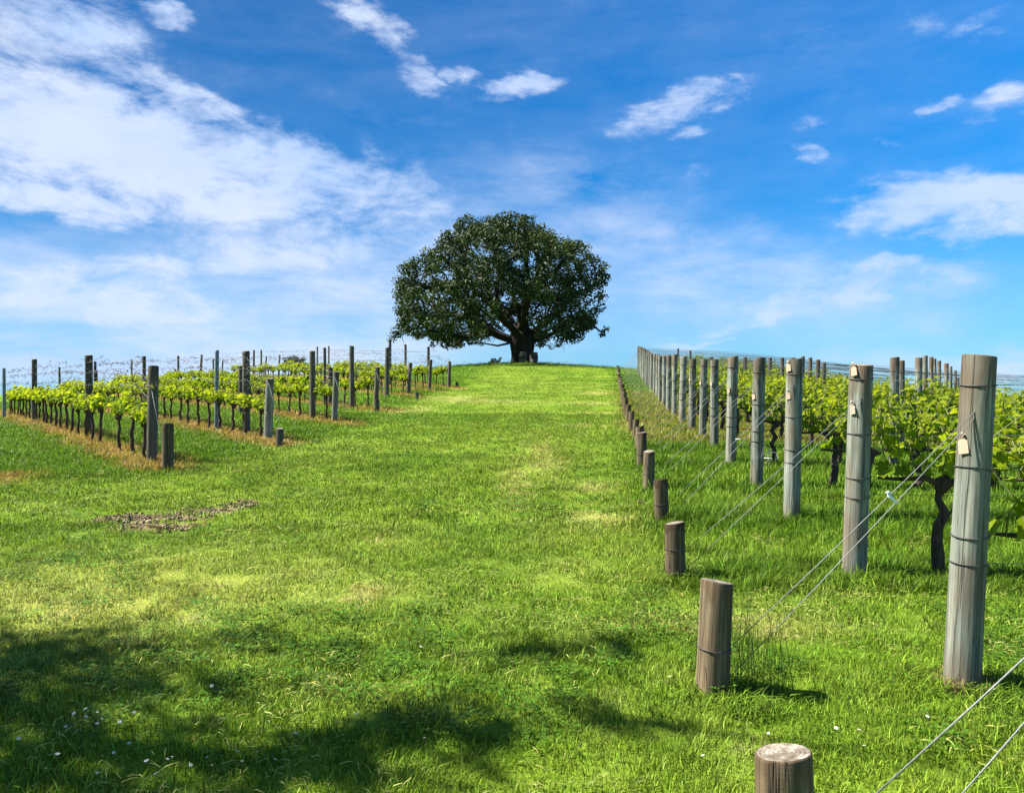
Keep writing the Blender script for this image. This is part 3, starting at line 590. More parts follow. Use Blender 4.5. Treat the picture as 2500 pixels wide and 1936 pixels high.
# posts of the other slope: (column, top, foot or None, radius, kind, lean)
G_LP = 'posts of the sloping rows by the dead grass strips'
LPOST = [
 (370, 894, 1131, .083, 'wood', .02, 'thick end post with a yellow triangle, at the corner of the sloping rows'),
 (218, 867, 1066, .083, 'wood', -.005, 'thick tall line post standing second in the front sloping row'),
 (84, 877, 1031, .075, 'wood', 0, 'tall line post in the front sloping row, third from its corner'),
 (10, 899, 1025, .05, 'steel', 0, 'thin post standing at the far end of the front sloping row'),
 (654, 924, 1077, .085, 'wood', .03, 'short leaning end post of the second sloping row, green-grey'),
 (601, 857, 1060, .083, 'dark', 0, 'tall dark line post just behind the short green-grey end post'),
 (528, 855, 1051, .048, 'steel', .01, 'slim blue-grey steel post standing in the second sloping row'),
 (816, 907, 1032, .08, 'wood', .04, 'leaning short end post of the third sloping row'),
 (763, 857, 1025, .08, 'dark', 0, 'tall thick line post of the third sloping row'),
 (917, 896, 1001, .08, 'wood', .05, 'leaning end post with a low stub against its foot'),
 (859, 845, 997, .08, 'dark', 0, 'tall line post of the fourth sloping row'),
 (996, 886, 966, .085, 'wood', .08, 'leaning short end post of the fifth sloping row'),
 (944.6, 849, 971, .085, 'dark', .01, 'tall line post of the fifth sloping row'),
 (1048, 878, 954, .085, 'wood', .05, 'end post of the sixth sloping row, slightly leaning'),
 (1096, 882, 946, .075, 'wood', .03, 'last end post of the sloping rows, by the crest of the hill'),
 (352, 870, 1016, .055, 'dark', 0, 'slim dark post behind the corner post with the yellow triangle'),
 (587, 894, 1011, .055, 'dark', 0, 'slim greenish post half hidden behind the tall dark line post'),
 (806.6, 898, 990, .09, 'dark', 0, 'thick short dark post behind the third sloping row'),
 (793, 849, 992, .05, 'dark', 0, 'slim dark post among leaves behind the third sloping row'),
 (952, 826, 940, .08, 'dark', 0, 'tallest post of the slope, its top under the drooping tree branch'),
 (990, 841, None, .08, 'dark', 0, 'upright post rising behind the fifth leaning end post'),
 (1046, 847, None, .085, 'dark', 0, 'upright post rising behind the sixth end post'),
]
HID = [(36, 940), (145.5, 896), (166, 932), (232, 883), (237, 905), (307, 915), (322, 881), (427, 901), (435.5, 867), (458, 907), (487.6, 866), (521, 876), (540, 880), (619, 855), (638, 855), (646, 870), (680, 867), (775, 844), (803, 844), (117, 946), (485, 905)]
LP = []
for k, (px, pt, pb, r, kd, ln, lab) in enumerate(LPOST):
    p = hit(px, pb) if pb else solve_hidden(px, pt, 1.8, 26)
    h = min(2.25, max(1.2, EYE + (HY - pt) / F * p.y - p.z))
    mat = {'wood': M_POST if k in (4, 7) else M_POSTD, 'dark': M_POSTD, 'steel': M_STEEL}[kd]
    LP.append((make_post('steel_post' if kd == 'steel' else 'row_post', p, h, r, mat, lab, G_LP, 'post', [h - .06, h - .32, h - .56] if h > 1.7 else [], (ln, 0), .12, 16 if k < 12 else 12, 300 + k, .005), p, h))
HID.sort()
for k, (px, pt) in enumerate(HID):
    p = solve_hidden(px, pt, 1.8, 19 + 10 * min(1, px / 600))
    make_post('row_post', p, 1.8, .055 if k % 3 else .065, M_POSTD, f'slim dark post, foot hidden by vine leaves, {ORD[k]} of its kind counted towards the tree', 'slim posts rising from the vines on the slope', 'post', (), (random.uniform(-.02, .02) + (.06 if k in (12, 14, 18, 17) else 0), 0), .1, 10, 400 + k)
for k, (px, pt, pb, r, lab) in enumerate([(357 * 1.1447, 1034, 1148, .085, 'squat stub post on orange grass at the corner of the sloping rows'), (683, 1046, 1090, .075, 'low dark stub beside the short green-grey end post'), (917.5, 975, 1003, .085, 'low stub against the foot of a leaning end post'),
                                     (1017, 958, 976, .075, 'low dark stub in front of the fifth sloping row'), (1116, 933, 945, .07, 'last tiny stub by the crest of the hill')]):
    p = hit(px, pb); h = max(.18, EYE + (HY - pt) / F * p.y - p.z)
    if k == 2: p = on_ground(p.x + .08, p.y - .30)
    make_post('anchor_stub', p, h, r, M_POSTD if k else M_STUB, lab, 'stubs at the ends of the sloping rows', 'post', (), (.01, 0), .1, 16, 500 + k)
# yellow triangle on the corner post
cp, cpos, ch = LP[0]
b = MB(); s = .045; w = .004
b.add([(-s, -w, -s * .6), (s, -w, -s * .6), (0, -w, s), (-s, w, -s * .6), (s, w, -s * .6), (0, w, s)], [(0, 1, 2), (5, 4, 3), (0, 3, 4, 1), (1, 4, 5, 2), (2, 5, 3, 0)])
o = b.build('warning_tag', M_YEL, None, False); o.location = cpos + Vector((.045, -.088, ch * .79)); tag(o, 'small yellow triangular tag nailed to the corner post', 'tag')

# ------------------------------------------------------------------ hanging tags on the end posts
def hang_tag(i, z, label, sc=1.0):
    p = RP[i]; r = .082; o = empty('row_tag', p + Vector((-r * .93 - .002 + LEAN[i] * z, -.036, z)), random.uniform(-1.05, -.6)); tag(o, label, 'tag', 'pale tags hanging on the end posts')
    b = MB(); w, h, t = .022 * sc, .070 * sc, .002
    pts = [(-w, -h), (w, -h), (w, -.012), (w * .5, 0), (-w * .5, 0), (-w, -.012)]
    v = [(x, -t, z_) for x, z_ in pts] + [(x, t, z_) for x, z_ in pts]; f = [tuple(range(6)), tuple(range(11, 5, -1))] + [(k, k + 6, (k + 1) % 6 + 6, (k + 1) % 6) for k in range(6)]
    b.add(v, f); c = b.build('card', M_TAG, o, False); c.rotation_euler = (-.14, -.18, 0)
    b = MB(); b.tube([(.0, 0, .0), (.004, 0, .02), (.014, .004, .03)], .0016, 5); b.tube([(.004, -.008, .028), (.004, -.016, .028)], .007, 8); b.build('nail', M_NAIL, o)
hang_tag(0, 1.24, 'pale card tag hanging halfway up the big split-topped post', 1.05)
hang_tag(1, 1.60, 'pale card tag pinned at the top of the second post of the line')
hang_tag(1, 1.31, 'pale card tag hanging below another on the second post of the line')
hang_tag(2, 1.62, 'pale card tag pinned at the top of the third post of the line', 1.1)
hang_tag(2, 1.33, 'pale card tag hanging lower on the third post of the line')
for i in (3, 4, 5, 6, 7): hang_tag(i, 1.20 + .03 * (i % 2), f'small pale tag on the side of the {ORD[i]} post of the line')

# ------------------------------------------------------------------ wires
def wire(name, pts, r, mat, label, group, cat='wire', sag=0, n=6):
    b = MB(); P = []
    for a, c in zip(pts[:-1], pts[1:]):
        for k in range(n): f = k / n; q = a.lerp(c, f); q.z -= sag * 4 * f * (1 - f); P.append(q)
    P.append(pts[-1]); b.tube(P, r, 4, True); o = b.build(name, mat); tag(o, label, cat, group); return o, P
for i in range(-1, 23):
    top = RP[i] + Vector((.03 + LEAN[i] * 1.45, -.074, RTOP[i] - .20)); st = RS[i]; rr = (.0030 if i == -1 else .0022 if i == 0 else .0015 + .00009 * RP[i].y)
    for k, (dx, dz) in enumerate(((.085, .24), (.085, .08)) if i > -1 else ((.14, .33), (.19, .06))):
        a = Vector((st.x + dx, st.y - .04 + .03 * k, st.z + dz)); c = top + Vector((.01 * k, 0, -.012 * k))
        wire('guy_wire', [a, c], rr, M_WIRE, f'{"upper" if k == 0 else "lower"} tie wire slanting from the {ORD[i + 1]} stub up to its end post', 'tie wires between stubs and end posts', 'wire', .01, 3)
for i in range(0, 23):
    p = RP[i]; ln = min(14.5, 5.2 + .62 * p.y)
    for k, hz in enumerate((1.51, 1.09, .76, .62) if i < 8 else (1.62, 1.51, 1.30, 1.09, .76)):
        if i >= 8 and k == 4: continue
        x = np.linspace(p.x + .07, p.x + ln, 7); pts = [on_ground(q, p.y, hz + random.uniform(-.015, .015)) for q in x]
        wire('trellis_wire', pts, (.0015 + .00008 * p.y), M_WIRED if i > 1 else M_WIRE, f'{["top", "upper middle", "lower middle", "bottom", ""][k]} trellis wire running from the {ORD[i]} post of the long line', 'trellis wires behind the long post line', 'wire', .008, 3)
for r_, (E, ln) in enumerate(zip(L_E, L_LEN)):
    for k, hz in enumerate((1.72, 1.47, 1.22, .78)):
        pts = [E + Vector((.0, -.05, [1.3, 1.2, 1.05, .72][k]))]; t = .9 + .3 * r_ % 1.5
        while t < ln + 4:
            q = on_ground(E.x + LDIR.x * t, E.y + LDIR.y * t, hz + random.uniform(-.02, .02)); pts.append(q); t += 3.6 if len(pts) == 2 else 4.6
        o, P = wire('trellis_wire', pts, .0026 + .0005 * r_, M_WIRED, f'{["top", "second", "third", "lowest"][k]} wire of the {ORD[r_]} sloping row', 'trellis wires of the sloping rows', 'wire', random.uniform(.03, .11) if k < 3 else .02, 8)
        if k < 3:
            b = MB()
            for q in P:
                for _ in range(3 if r_ < 2 else 2):
                    if random.random() < .35: continue
                    a = q + Vector((random.uniform(-.25, .25) * LDIR.x, random.uniform(-.25, .25) * LDIR.y, 0)); pts2 = [a]
                    for s_ in range(3): pts2.append(pts2[-1] + Vector((random.uniform(-.07, .07), random.uniform(-.04, .04), random.uniform(-.06, .05))))
                    b.tube(pts2, [.006, .005, .004, .003], 4)
            t_ = b.build('dry_tendril', M_CANE, o); t_['kind'] = 'stuff'
    if r_ < 5:
        q = on_ground(E.x + .50, E.y - .62); wire('guy_wire', [q + Vector((0, 0, .12)), E + Vector((.03, -.07, 1.2))], .0035, M_WIRE, f'pale tie wire from the {ORD[r_]} sloping row end post to the ground', 'tie wires of the sloping rows', 'wire', 0, 3)
# white wire clips and a loose coil of wire
a = RS[0] + Vector((.085, -.04, .24)); c = RP[0] + Vector((.03 + LEAN[0] * 1.45, -.074, RTOP[0] - .20)); q = a.lerp(c, .60)
o = empty('wire_clip', q); tag(o, 'white plastic wire clip on the tie wires of the big split-topped post', 'clip')
b = MB(); b.tube([(0, 0, .012), (.005, 0, -.004), (.03, -.003, -.03), (.055, 0, -.045)], [.006, .009, .007, .004], 6); b.build('clip_body', M_CLIP, o)
b = MB(); b.tube([(-.012, -.004, .01), (-.002, -.006, .018), (.01, -.004, .010)], .004, 5); b.build('clip_hook', M_CLIP, o)
b = MB(); cb = RP[3] + Vector((.12, -.16, .35))
for k in range(5):
    pts = []; ph = random.uniform(0, 6)
    for s_ in range(14): tt = s_ / 13; pts.append(cb + Vector((-.16 * tt + .12 * math.sin(3.0 * tt + ph), -.05 * math.cos(2 * tt + ph), .35 * math.sin(2.4 * tt) - .25 * tt + .05 * math.cos(ph + 5 * tt))))
    b.tube(pts, .0028, 4)
o = b.build('loose_wire', M_WIRE); tag(o, 'loose tangle of wire hanging at the fourth post of the line', 'wire')
for k, (dx, dz, w_) in enumerate(((.10, .42, .06), (-.28, .66, .04))):
    b = MB(); q = RP[3] + Vector((dx, -.17, dz)); b.tube([q + Vector((-w_, 0, .006)), q, q + Vector((w_ * .8, 0, -.004))], [.004, .009, .005], 6); o = b.build('wire_clip', M_CLIP); tag(o, ['white plastic strip caught in the loose wire tangle', 'small white clip on the tie wire near the loose tangle'][k], 'clip')

# ------------------------------------------------------------------ grapevines
LEAF_OUT = [(0, 0), (.30, -.16), (.52, .10), (.36, .28), (.62, .52), (.30, .58), (.0, 1.0), (-.30, .58), (-.62, .52), (-.36, .28), (-.52, .10), (-.30, -.16)]
LEAF_LOW = [(0, -.05), (.5, .05), (.5, .5), (0, 1.0), (-.5, .5), (-.5, .05)]
def leaf_geo(size, low=False, fold=.25):
    o_ = LEAF_LOW if low else LEAF_OUT; v = [(x * size, y * size, abs(x) * size * fold - .10 * size * y * y) for x, y in o_]
    if low: return v, [(0, 1, 2, 3), (0, 3, 4, 5)]
    v.append((0, .33 * size, -.02 * size)); n = len(o_); return v, [(k, (k + 1) % n, n) for k in range(n)]
def put_leaf(b, p, yaw, pitch, roll, size, low, var):
    v, f = leaf_geo(size, low, random.uniform(.15, .7)); M = Euler((pitch, roll, yaw)).to_matrix()
    b.add([tuple(Vector(p) + M @ Vector(q)) for q in v], f, var)
def vine_meshes(kind, low, seed, th=None, noleaf=False):
    """meshes of one vine at the origin with its row along local X: trunk, cordon, shoots, foliage; leaves as transforms"""
    random.seed(seed); left = kind == 'slope'
    th = th or (random.uniform(.60, .68) if left else random.uniform(.66, .76)); lean = random.uniform(-.14, .14)
    tr = MB(); pts = []; rad = []; n = 8; wv = .018 if left else .042
    for k in range(n):
        f = k / (n - 1); pts.append((lean * math.sin(f * 1.8) + random.uniform(-wv, wv), random.uniform(-.02, .02), -.05 + (th + .05) * f)); rad.append((.040 if not left else .029) * (1.25 - .5 * f + (.35 if k == n - 1 else 0) + random.uniform(-.1, .14)))
    tr.tube(pts, rad, 8 if not low else 6, True, None, .12)
    hx = pts[-1][0]
    tr.tube([(hx - .03, 0, th - .05), (hx, 0, th + .02), (hx + .03, .01, th + .055)], [.04, .062, .03], 7, True, None, .15)
    co = MB(); arm = .36 if left else .5
    for s_ in (-1, 1):
        co.tube([(hx, 0, th - .01), (hx + s_ * arm * .3, random.uniform(-.02, .02), th + .05), (hx + s_ * arm * .65, random.uniform(-.02, .02), th + .03 + random.uniform(0, .03)), (hx + s_ * arm, 0, th + .05)], [.026, .02, .015, .009], 6, True, None, .12)
    sh = MB(); fo = MB(); lv = []
    ns = (11 if left else 10)
    for k in range(ns):
        x0 = hx + (-arm + 2 * arm * (k + .5) / ns) + random.uniform(-.03, .03); ln = random.uniform(.20, .40) if left else random.uniform(.32, .68)
        p = Vector((x0, random.uniform(-.02, .02), th + .04)); dv = Vector((random.uniform(-.35, .35), random.uniform(-.55, .55) if left else random.uniform(-.32, .32), 1)).normalized(); P = [p.copy()]
        st_ = .055 if left else .065; m = int(ln / st_)
        for j in range(m):
            p = p + dv * st_; dv = (dv + Vector((random.uniform(-.25, .25), random.uniform(-.28, .28), -.11 if left else -.06))).normalized(); P.append(p.copy())
            for rep in range(2 if (left or low) else 2):
                if random.random() < (.10 if left else .20): continue
                yaw = random.uniform(0, 6.283); sz = random.uniform(.06, .115) * (1.0 if not low else 1.25) * (1 - .35 * j / m)
                off = Vector((math.cos(yaw + 1.57), math.sin(yaw + 1.57), 0)) * random.uniform(.02, .09)
                lv.append((tuple(p + off), yaw, random.uniform(-1.5, .4), random.uniform(-.9, .9), sz, min(1, max(0, .30 + .45 * j / m + random.gauss(0, .2)))))
        sh.tube(P, [.005 * (1 - .6 * q / len(P)) + .0012 for q in range(len(P))], 4)
    for l_ in lv: put_leaf(fo, *l_[:5], low, l_[5])
    return dict(trunk=tr.mesh('trunk', M_VINEBARK), cordon=co.mesh('cordon', M_VINEBARK), shoot=sh.mesh('shoot', M_CANE if False else M_SHOOT), foliage=None if noleaf else fo.mesh('foliage', M_VLEAF, False), leaves=lv)
M_SHOOT = plain('green_shoot', (.13, .15, .035), .6)
V_SLOPE = [vine_meshes('slope', False, 1000 + k) for k in range(6)]
V_SLOPEF = [vine_meshes('slope', True, 1100 + k) for k in range(6)]
V_FLAT = [vine_meshes('flat', False, 1200 + k) for k in range(6)]
V_FLATF = [vine_meshes('flat', True, 1300 + k) for k in range(7)]
random.seed(77)
def place_vine(src, loc, rz, label, group, sc=1.0):
    o = empty('grapevine', loc, rz); o.scale = (sc, sc, sc); tag(o, label, 'grapevine', group)
    for nm in ('trunk', 'cordon', 'shoot'):
        c = link(nm, src[nm], o)
        if nm == 'shoot': c['kind'] = 'stuff'
    if src['foliage']: f = link('foliage', src['foliage'], o); f['kind'] = 'stuff'
    return o
vines = 0
rz = math.atan2(LDIR.y, LDIR.x)
for r_, (E, ln) in enumerate(zip(L_E, L_LEN)):
    t = .45; k = 0; sp = .80
    while t < ln:
        p = on_ground(E.x + LDIR.x * t, E.y + LDIR.y * t); d = p.y
        if abs(p.x) < .74 * d + 1 and (k < 2 or random.random() > .06):
            V = V_SLOPE if d < 22 else V_SLOPEF
            if r_ < 3 and k < 26: lab, grp = f'{ORD[k]} young-leaved grapevine along the {ORD[r_]} sloping row, on dead orange grass', 'grapevines of the sloping rows'
            else: lab, grp = f'{ORD[k]} small grapevine from the end post of the {ORD[r_]} sloping row', f'far grapevines of the {ORD[r_]} sloping row'
            place_vine(random.choice(V), p, rz + (math.pi if random.random() < .5 else 0), lab, grp, random.uniform(.9, 1.08)); vines += 1
        t += sp * random.uniform(.85, 1.15); k += 1
# rows behind the long post line; leaves of the closest vines are pieces of their own
near_leaf = []
for k in range(4):
    b = MB(); v, f = leaf_geo(1.0, False, .12 + .08 * k); b.add(v, f, [.25, .45, .6, .85][k]); near_leaf.append(b.mesh('leaf', M_VLEAF, False))
for i in range(0, 23):
    p0 = RP[i]; d = p0.y; k = 0; x = p0.x + (.66 if i != 3 else .95); sp = 1.02
    xmax = min(.70 * d + .6, p0.x + (9.0 if i < 12 else 7.5))
    while x < xmax:
        p = on_ground(x, d + random.uniform(-.04, .04)); grp = f'grapevines of the {ORD[i]} row behind the long post line'
        lab = f'{ORD[k]} grapevine along the wires of the {ORD[i]} post in the long line' if i < 9 else f'{ORD[k]} far grapevine in the row running from the {ORD[i]} post of the long line'
        if i < 3:
            src = vine_meshes('flat', False, 3000 + i * 20 + k, .70, True); random.seed(5000 + i * 31 + k)
            o = place_vine(src, p, math.pi if k % 2 else 0, lab, grp)
            lv = src['leaves']; random.shuffle(lv)
            for (lp, yaw, pit, rol, sz, va) in lv[:290]:
                q = link('leaf', near_leaf[min(3, int(va * 4))], o); q.location = lp; q.rotation_euler = (pit, rol, yaw); q.scale = (sz * 1.1,) * 3
        else: place_vine(random.choice(V_FLAT if i < 8 else V_FLATF), p, math.pi if random.random() < .5 else 0, lab, grp, random.uniform(.93, 1.07))
        vines += 1; k += 1; x += sp * random.uniform(.9, 1.12)
print('vines', vines)

# ------------------------------------------------------------------ trees
def grow(trunk, targets, bias=.35, step=.9, jit=.16, tip=.022, expo=2.2, limbs=()):
    nodes = [Vector(p) for p in trunk]; par = [-1] + list(range(len(trunk) - 1)); plen = [0.0]
    for a, c in zip(nodes[:-1], nodes[1:]): plen.append(plen[-1] + (c - a).length)
    root = nodes[-1]
    for at, end, bow in limbs:
        prev = at; a0 = nodes[at].copy()
        for s_ in range(1, 6):
            f = s_ / 5; q = a0.lerp(end, f) + Vector((random.uniform(-.15, .15), random.uniform(-.15, .15), bow * 4 * f * (1 - f))); nodes.append(q); par.append(prev); plen.append(plen[prev] + (q - nodes[prev]).length * .6); prev = len(nodes) - 1
    block = len(trunk) if limbs else max(1, len(trunk) - 3)
    targets = sorted(targets, key=lambda q: (q - root).length); ends = []
    A = [tuple(n) for n in nodes]
    for t in targets:
        arr = np.array(A); dist = np.linalg.norm(arr - np.array(t), axis=1); cost = dist + bias * np.array(plen); cost[:block] += 50
        j = int(cost.argmin()); p = nodes[j]; n = max(1, int(round(dist[j] / step))); prev = j
        for s_ in range(1, n + 1):
            f = s_ / n; q = p.lerp(t, f)
            if s_ < n: q = q + Vector((random.uniform(-jit, jit), random.uniform(-jit, jit), random.uniform(-jit, jit) + .10 * math.sin(f * 3.14) * dist[j] * .5))
            nodes.append(q); par.append(prev); plen.append(plen[prev] + (q - nodes[prev]).length); A.append(tuple(q)); prev = len(nodes) - 1
        ends.append(prev)
    n = len(nodes); rad = [0.0] * n; kids = [[] for _ in range(n)]
    for k in range(1, n): kids[par[k]].append(k)
    for k in range(n - 1, -1, -1):
        rad[k] = (sum(rad[c] ** expo for c in kids[k])) ** (1 / expo) if kids[k] else tip
    return nodes, par, kids, rad
def limb_mesh(nodes, par, kids, rad, root_r, start, rmin=.012):
    """one mesh of all limbs from node index `start` on"""
    b = MB(); k0 = root_r / max(rad[0], 1e-6); R = [min(r * k0, root_r) if r * k0 > .02 else max(r * k0, rmin) for r in rad]
    stack = [(start, None)]
    while stack:
        k, prev = stack.pop(); chain = [prev, k] if prev is not None else [k]; cur = k
        while kids[cur]:
            ks = sorted(kids[cur], key=lambda q: -rad[q])
            for o_ in ks[1:]: stack.append((o_, cur))
            cur = ks[0]; chain.append(cur)
        if len(chain) < 2: continue
        rr = [max(R[c], .03 if c < 0 else 0) for c in chain]
        if prev is not None: rr[0] = min(rr[0], rr[1] * 1.25)
        b.tube([nodes[c] for c in chain], rr, 8 if rr[0] > .15 else (6 if rr[0] > .05 else 4), True, None, .06)
    return b
def clusters(centres, rads, nleaf, size, seed, varf=None, up=.35, flat=.8):
    r = np.random.default_rng(seed); b = MB(); V = []; Fc = []; C = []; n0 = 0
    for ci, (c, R) in enumerate(zip(centres, rads)):
        n = int(nleaf * (R ** 2)); d = r.normal(0, 1, (n, 3)); d /= np.linalg.norm(d, axis=1, keepdims=True); rr = R * r.uniform(.25, 1, (n, 1)) ** .6
        P = np.array(c) + d * rr * np.array([1, 1, flat]); nrm = d + r.normal(0, .55, (n, 3)) + np.array([0, 0, up]); nrm /= np.linalg.norm(nrm, axis=1, keepdims=True)
        t = np.cross(nrm, r.normal(0, 1, (n, 3))); t /= np.linalg.norm(t, axis=1, keepdims=True); s_ = np.cross(nrm, t); L_ = size * r.uniform(.7, 1.35, (n, 1)); Wd = L_ * r.uniform(.38, .55, (n, 1))
        a0 = P - t * L_ * .5; a1 = P + s_ * Wd * .5 + nrm * L_ * .06; a2 = P + t * L_ * .5 - nrm * L_ * .12; a3 = P - s_ * Wd * .5 + nrm * L_ * .06
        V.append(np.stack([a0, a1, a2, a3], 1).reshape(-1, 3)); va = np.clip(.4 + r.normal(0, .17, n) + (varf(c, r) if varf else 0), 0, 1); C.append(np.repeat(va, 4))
        k = n0 + 4 * np.arange(n); Fc += [q for z in k for q in ((z, z + 1, z + 2), (z, z + 2, z + 3))]; n0 += 4 * n
    b.v = V; b.c = C; b.f = Fc; b.n = n0; return b

# the big round tree on the hilltop
TD = 64.0; TX = .86; TB = on_ground(TX, TD); TB.z -= .05; SP = TD / F
def t3(cx, cy):            # outline point of the crown: photo position -> offset from the trunk foot in metres
    px = 920 + cx / 3.523; py = 500 + cy / 3.523; return ((px - CX) * SP, EYE + (HY - py) * SP)
OUT = [(150, 690), (165, 590), (300, 480), (400, 400), (520, 310), (610, 290), (690, 220), (720, 150), (850, 110), (960, 135), (1110, 90), (1230, 110), (1420, 150), (1450, 200), (1590, 250), (1650, 300), (1760, 300), (1870, 350), (1880, 440), (1960, 520), (2010, 620), (1990, 720), (1930, 770), (1980, 800), (1990, 930), (1930, 1000), (1800, 1100), (1700, 1210), (1500, 1240), (1370, 1230), (1330, 1130), (1250, 1060), (1100, 1040), (1000, 1080), (900, 1190), (800, 1180), (600, 1230), (480, 1190), (300, 1140), (130, 1170), (105, 1120), (200, 1000), (160, 900), (170, 800)]
poly = np.array([t3(*p) for p in OUT])
def inside(x, z):
    c = False; n = len(poly); j = n - 1
    for i in range(n):
        if (poly[i, 1] > z) != (poly[j, 1] > z) and x < (poly[j, 0] - poly[i, 0]) * (z - poly[i, 1]) / (poly[j, 1] - poly[i, 1]) + poly[i, 0]: c = not c
        j = i
    return c
def edge_d(x, z):
    a = poly; b_ = np.roll(poly, -1, 0); p = np.array([x, z]); ab = b_ - a; t = np.clip(((p - a) * ab).sum(1) / (ab ** 2).sum(1), 0, 1); return np.linalg.norm(a + ab * t[:, None] - p, axis=1).min()
random.seed(4242)
def crown_depth(x, z):
    hw = 9.0 * math.sqrt(max(.0, 1 - max(0, (z - zmin - 3.0) / (zmax - zmin - 3.0)) ** 2)) * (1 if z > zmin + 3 else .82 + .06 * (z - zmin))
    return hw * math.sqrt(max(.02, 1 - ((x - xc) / max(hw, .6)) ** 2)) * .95
cent = []; rads = []; tries = 0; lobes = []; zmin, zmax = poly[:, 1].min(), poly[:, 1].max(); xmin, xmax_ = poly[:, 0].min(), poly[:, 0].max(); xc = (xmin + xmax_) / 2
for _ in range(9000):
    x = random.uniform(xmin, xmax_); z = random.uniform(zmin, zmax)
    if not inside(x, z) or edge_d(x, z) < .75: continue
    ym = crown_depth(x, z); y = random.uniform(-ym, ym); p = Vector((x, y, z))
    if all((p - o_).length > 2.65 for o_ in lobes): lobes.append(p)
lobe_r = [random.uniform(1.15, 1.8) for _ in lobes]
while len(cent) < 760 and tries < 90000:
    tries += 1; x = random.uniform(xmin, xmax_); z = random.uniform(zmin, zmax)
    if not inside(x, z): continue
    e = edge_d(x, z)
    if e < .22: continue
    hw = 9.0 * math.sqrt(max(.0, 1 - max(0, (z - zmin - 3.0) / (zmax - zmin - 3.0)) ** 2)) * (1 if z > zmin + 3 else .82 + .06 * (z - zmin))
    q = 1 - ((x - xc) / max(hw, .6)) ** 2; ymax = hw * math.sqrt(max(.02, q)) * .95
    y = random.uniform(-ymax, ymax); shell = max(abs(y) / max(ymax, .1), 1 - e / 2.2)
    low = (z - zmin) / (zmax - zmin)
    if shell < .62 and low < .8 and random.random() < .90: continue
    if low < .30 and abs(x - TX) < 3.2 and random.random() < .75: continue
    R = random.uniform(.50, .95) * (1.0 if e > .7 else .75); R = min(R, e + .35)
    p = Vector((x, TD + y, z)); pl = Vector((x, y, z))
    if min((pl - o_).length - r_ for o_, r_ in zip(lobes, lobe_r)) > 0 and random.random() < .965: continue
    if any((p - o_).length < .54 * (R + r_) for o_, r_ in zip(cent, rads)): continue
    cent.append(p); rads.append(R)
for cx, cy, R in ((1930, 1105, .5), (1955, 1075, .4), (1915, 1135, .35), (130, 1150, .5), (175, 1085, .6), (240, 1010, .7), (205, 900, .7), (215, 780, .7), (200, 660, .7), (250, 580, .6), (360, 500, .6), (165, 1120, .5), (300, 1100, .6), (560, 340, .5), (720, 200, .6), (800, 150, .5), (480, 1205, .35), (600, 1215, .35), (895, 1200, .4), (800, 1190, .35)):
    x, z = t3(cx, cy); cent.append(Vector((x, TD - random.uniform(0, 2), z))); rads.append(R)
print('tree clusters', len(cent), tries)
tree = empty('broad_tree', TB); tag(tree, 'big dark-leaved spreading tree alone on the hilltop with barrels at its trunk', 'tree')
trunk = [TB + Vector((0, 0, -.3)), TB + Vector((.02, 0, .5)), TB + Vector((-.05, 0, 1.1)), TB + Vector((-.12, 0, 1.7)), TB + Vector((-.15, 0, 2.3)), TB + Vector((-.2, 0, 2.9)), TB + Vector((-.25, 0, 3.6))]
LIMBS = [(3, (-4.6, -1.2, 3.9), -.25), (4, (-3.4, -3, 5.6), -.2), (4, (-2.2, 2.5, 6.0), -.1), (5, (-.9, -1.5, 7.2), 0), (6, (.6, 1, 7.4), 0), (5, (2.4, -2.4, 6.2), -.2), (4, (3.8, -.6, 5.0), -.3), (3, (4.5, 1.6, 3.9), -.3), (4, (3.3, 3.0, 4.6), -.2), (3, (-4.3, 3.0, 4.2), -.2), (5, (.5, -3.6, 5.2), -.2)]
nodes, par, kids, rad = grow(trunk, list(cent), .22, .9, .20, .020, 2.15, [(a_, TB + Vector(e_), w_) for a_, e_, w_ in LIMBS])
def local(b, o):
    off = np.array(o.location); b.v = [v - off for v in b.v]; return b
lb = limb_mesh(nodes, par, kids, rad, .80, 2); local(lb, tree).build('limbs', M_TREEBARK, tree)
b = MB(); prof = [(-.3, 1.05), (0, .98), (.25, .90), (.6, .86), (1.0, .90), (1.5, .98), (2.0, 1.02), (2.5, .92), (3.0, .74), (3.5, .5)]; vs = []; sides = 26
for z, r in prof:
    for k in range(sides):
        a = 2 * math.pi * k / sides; q = r * (1 + .10 * math.sin(5 * a + 1.0 + z * .4) + .06 * math.sin(9 * a + z) + .02 * random.uniform(-1, 1)); vs.append((q * math.cos(a) - .04 * z, q * .9 * math.sin(a), z))
fs = [(i * sides + k, i * sides + (k + 1) % sides, (i + 1) * sides + (k + 1) % sides, (i + 1) * sides + k) for i in range(len(prof) - 1) for k in range(sides)] + [tuple((len(prof) - 1) * sides + k for k in range(sides))]
b.add(vs, fs); b.build('trunk', M_TREEBARK, tree)
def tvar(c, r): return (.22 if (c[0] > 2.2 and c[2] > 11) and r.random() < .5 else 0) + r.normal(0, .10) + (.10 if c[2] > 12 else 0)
cb = clusters([tuple(c) for c in cent], rads, 150, .27, 99, tvar); co = local(cb, tree).build('crown', M_TLEAF, tree, False); co['kind'] = 'stuff'
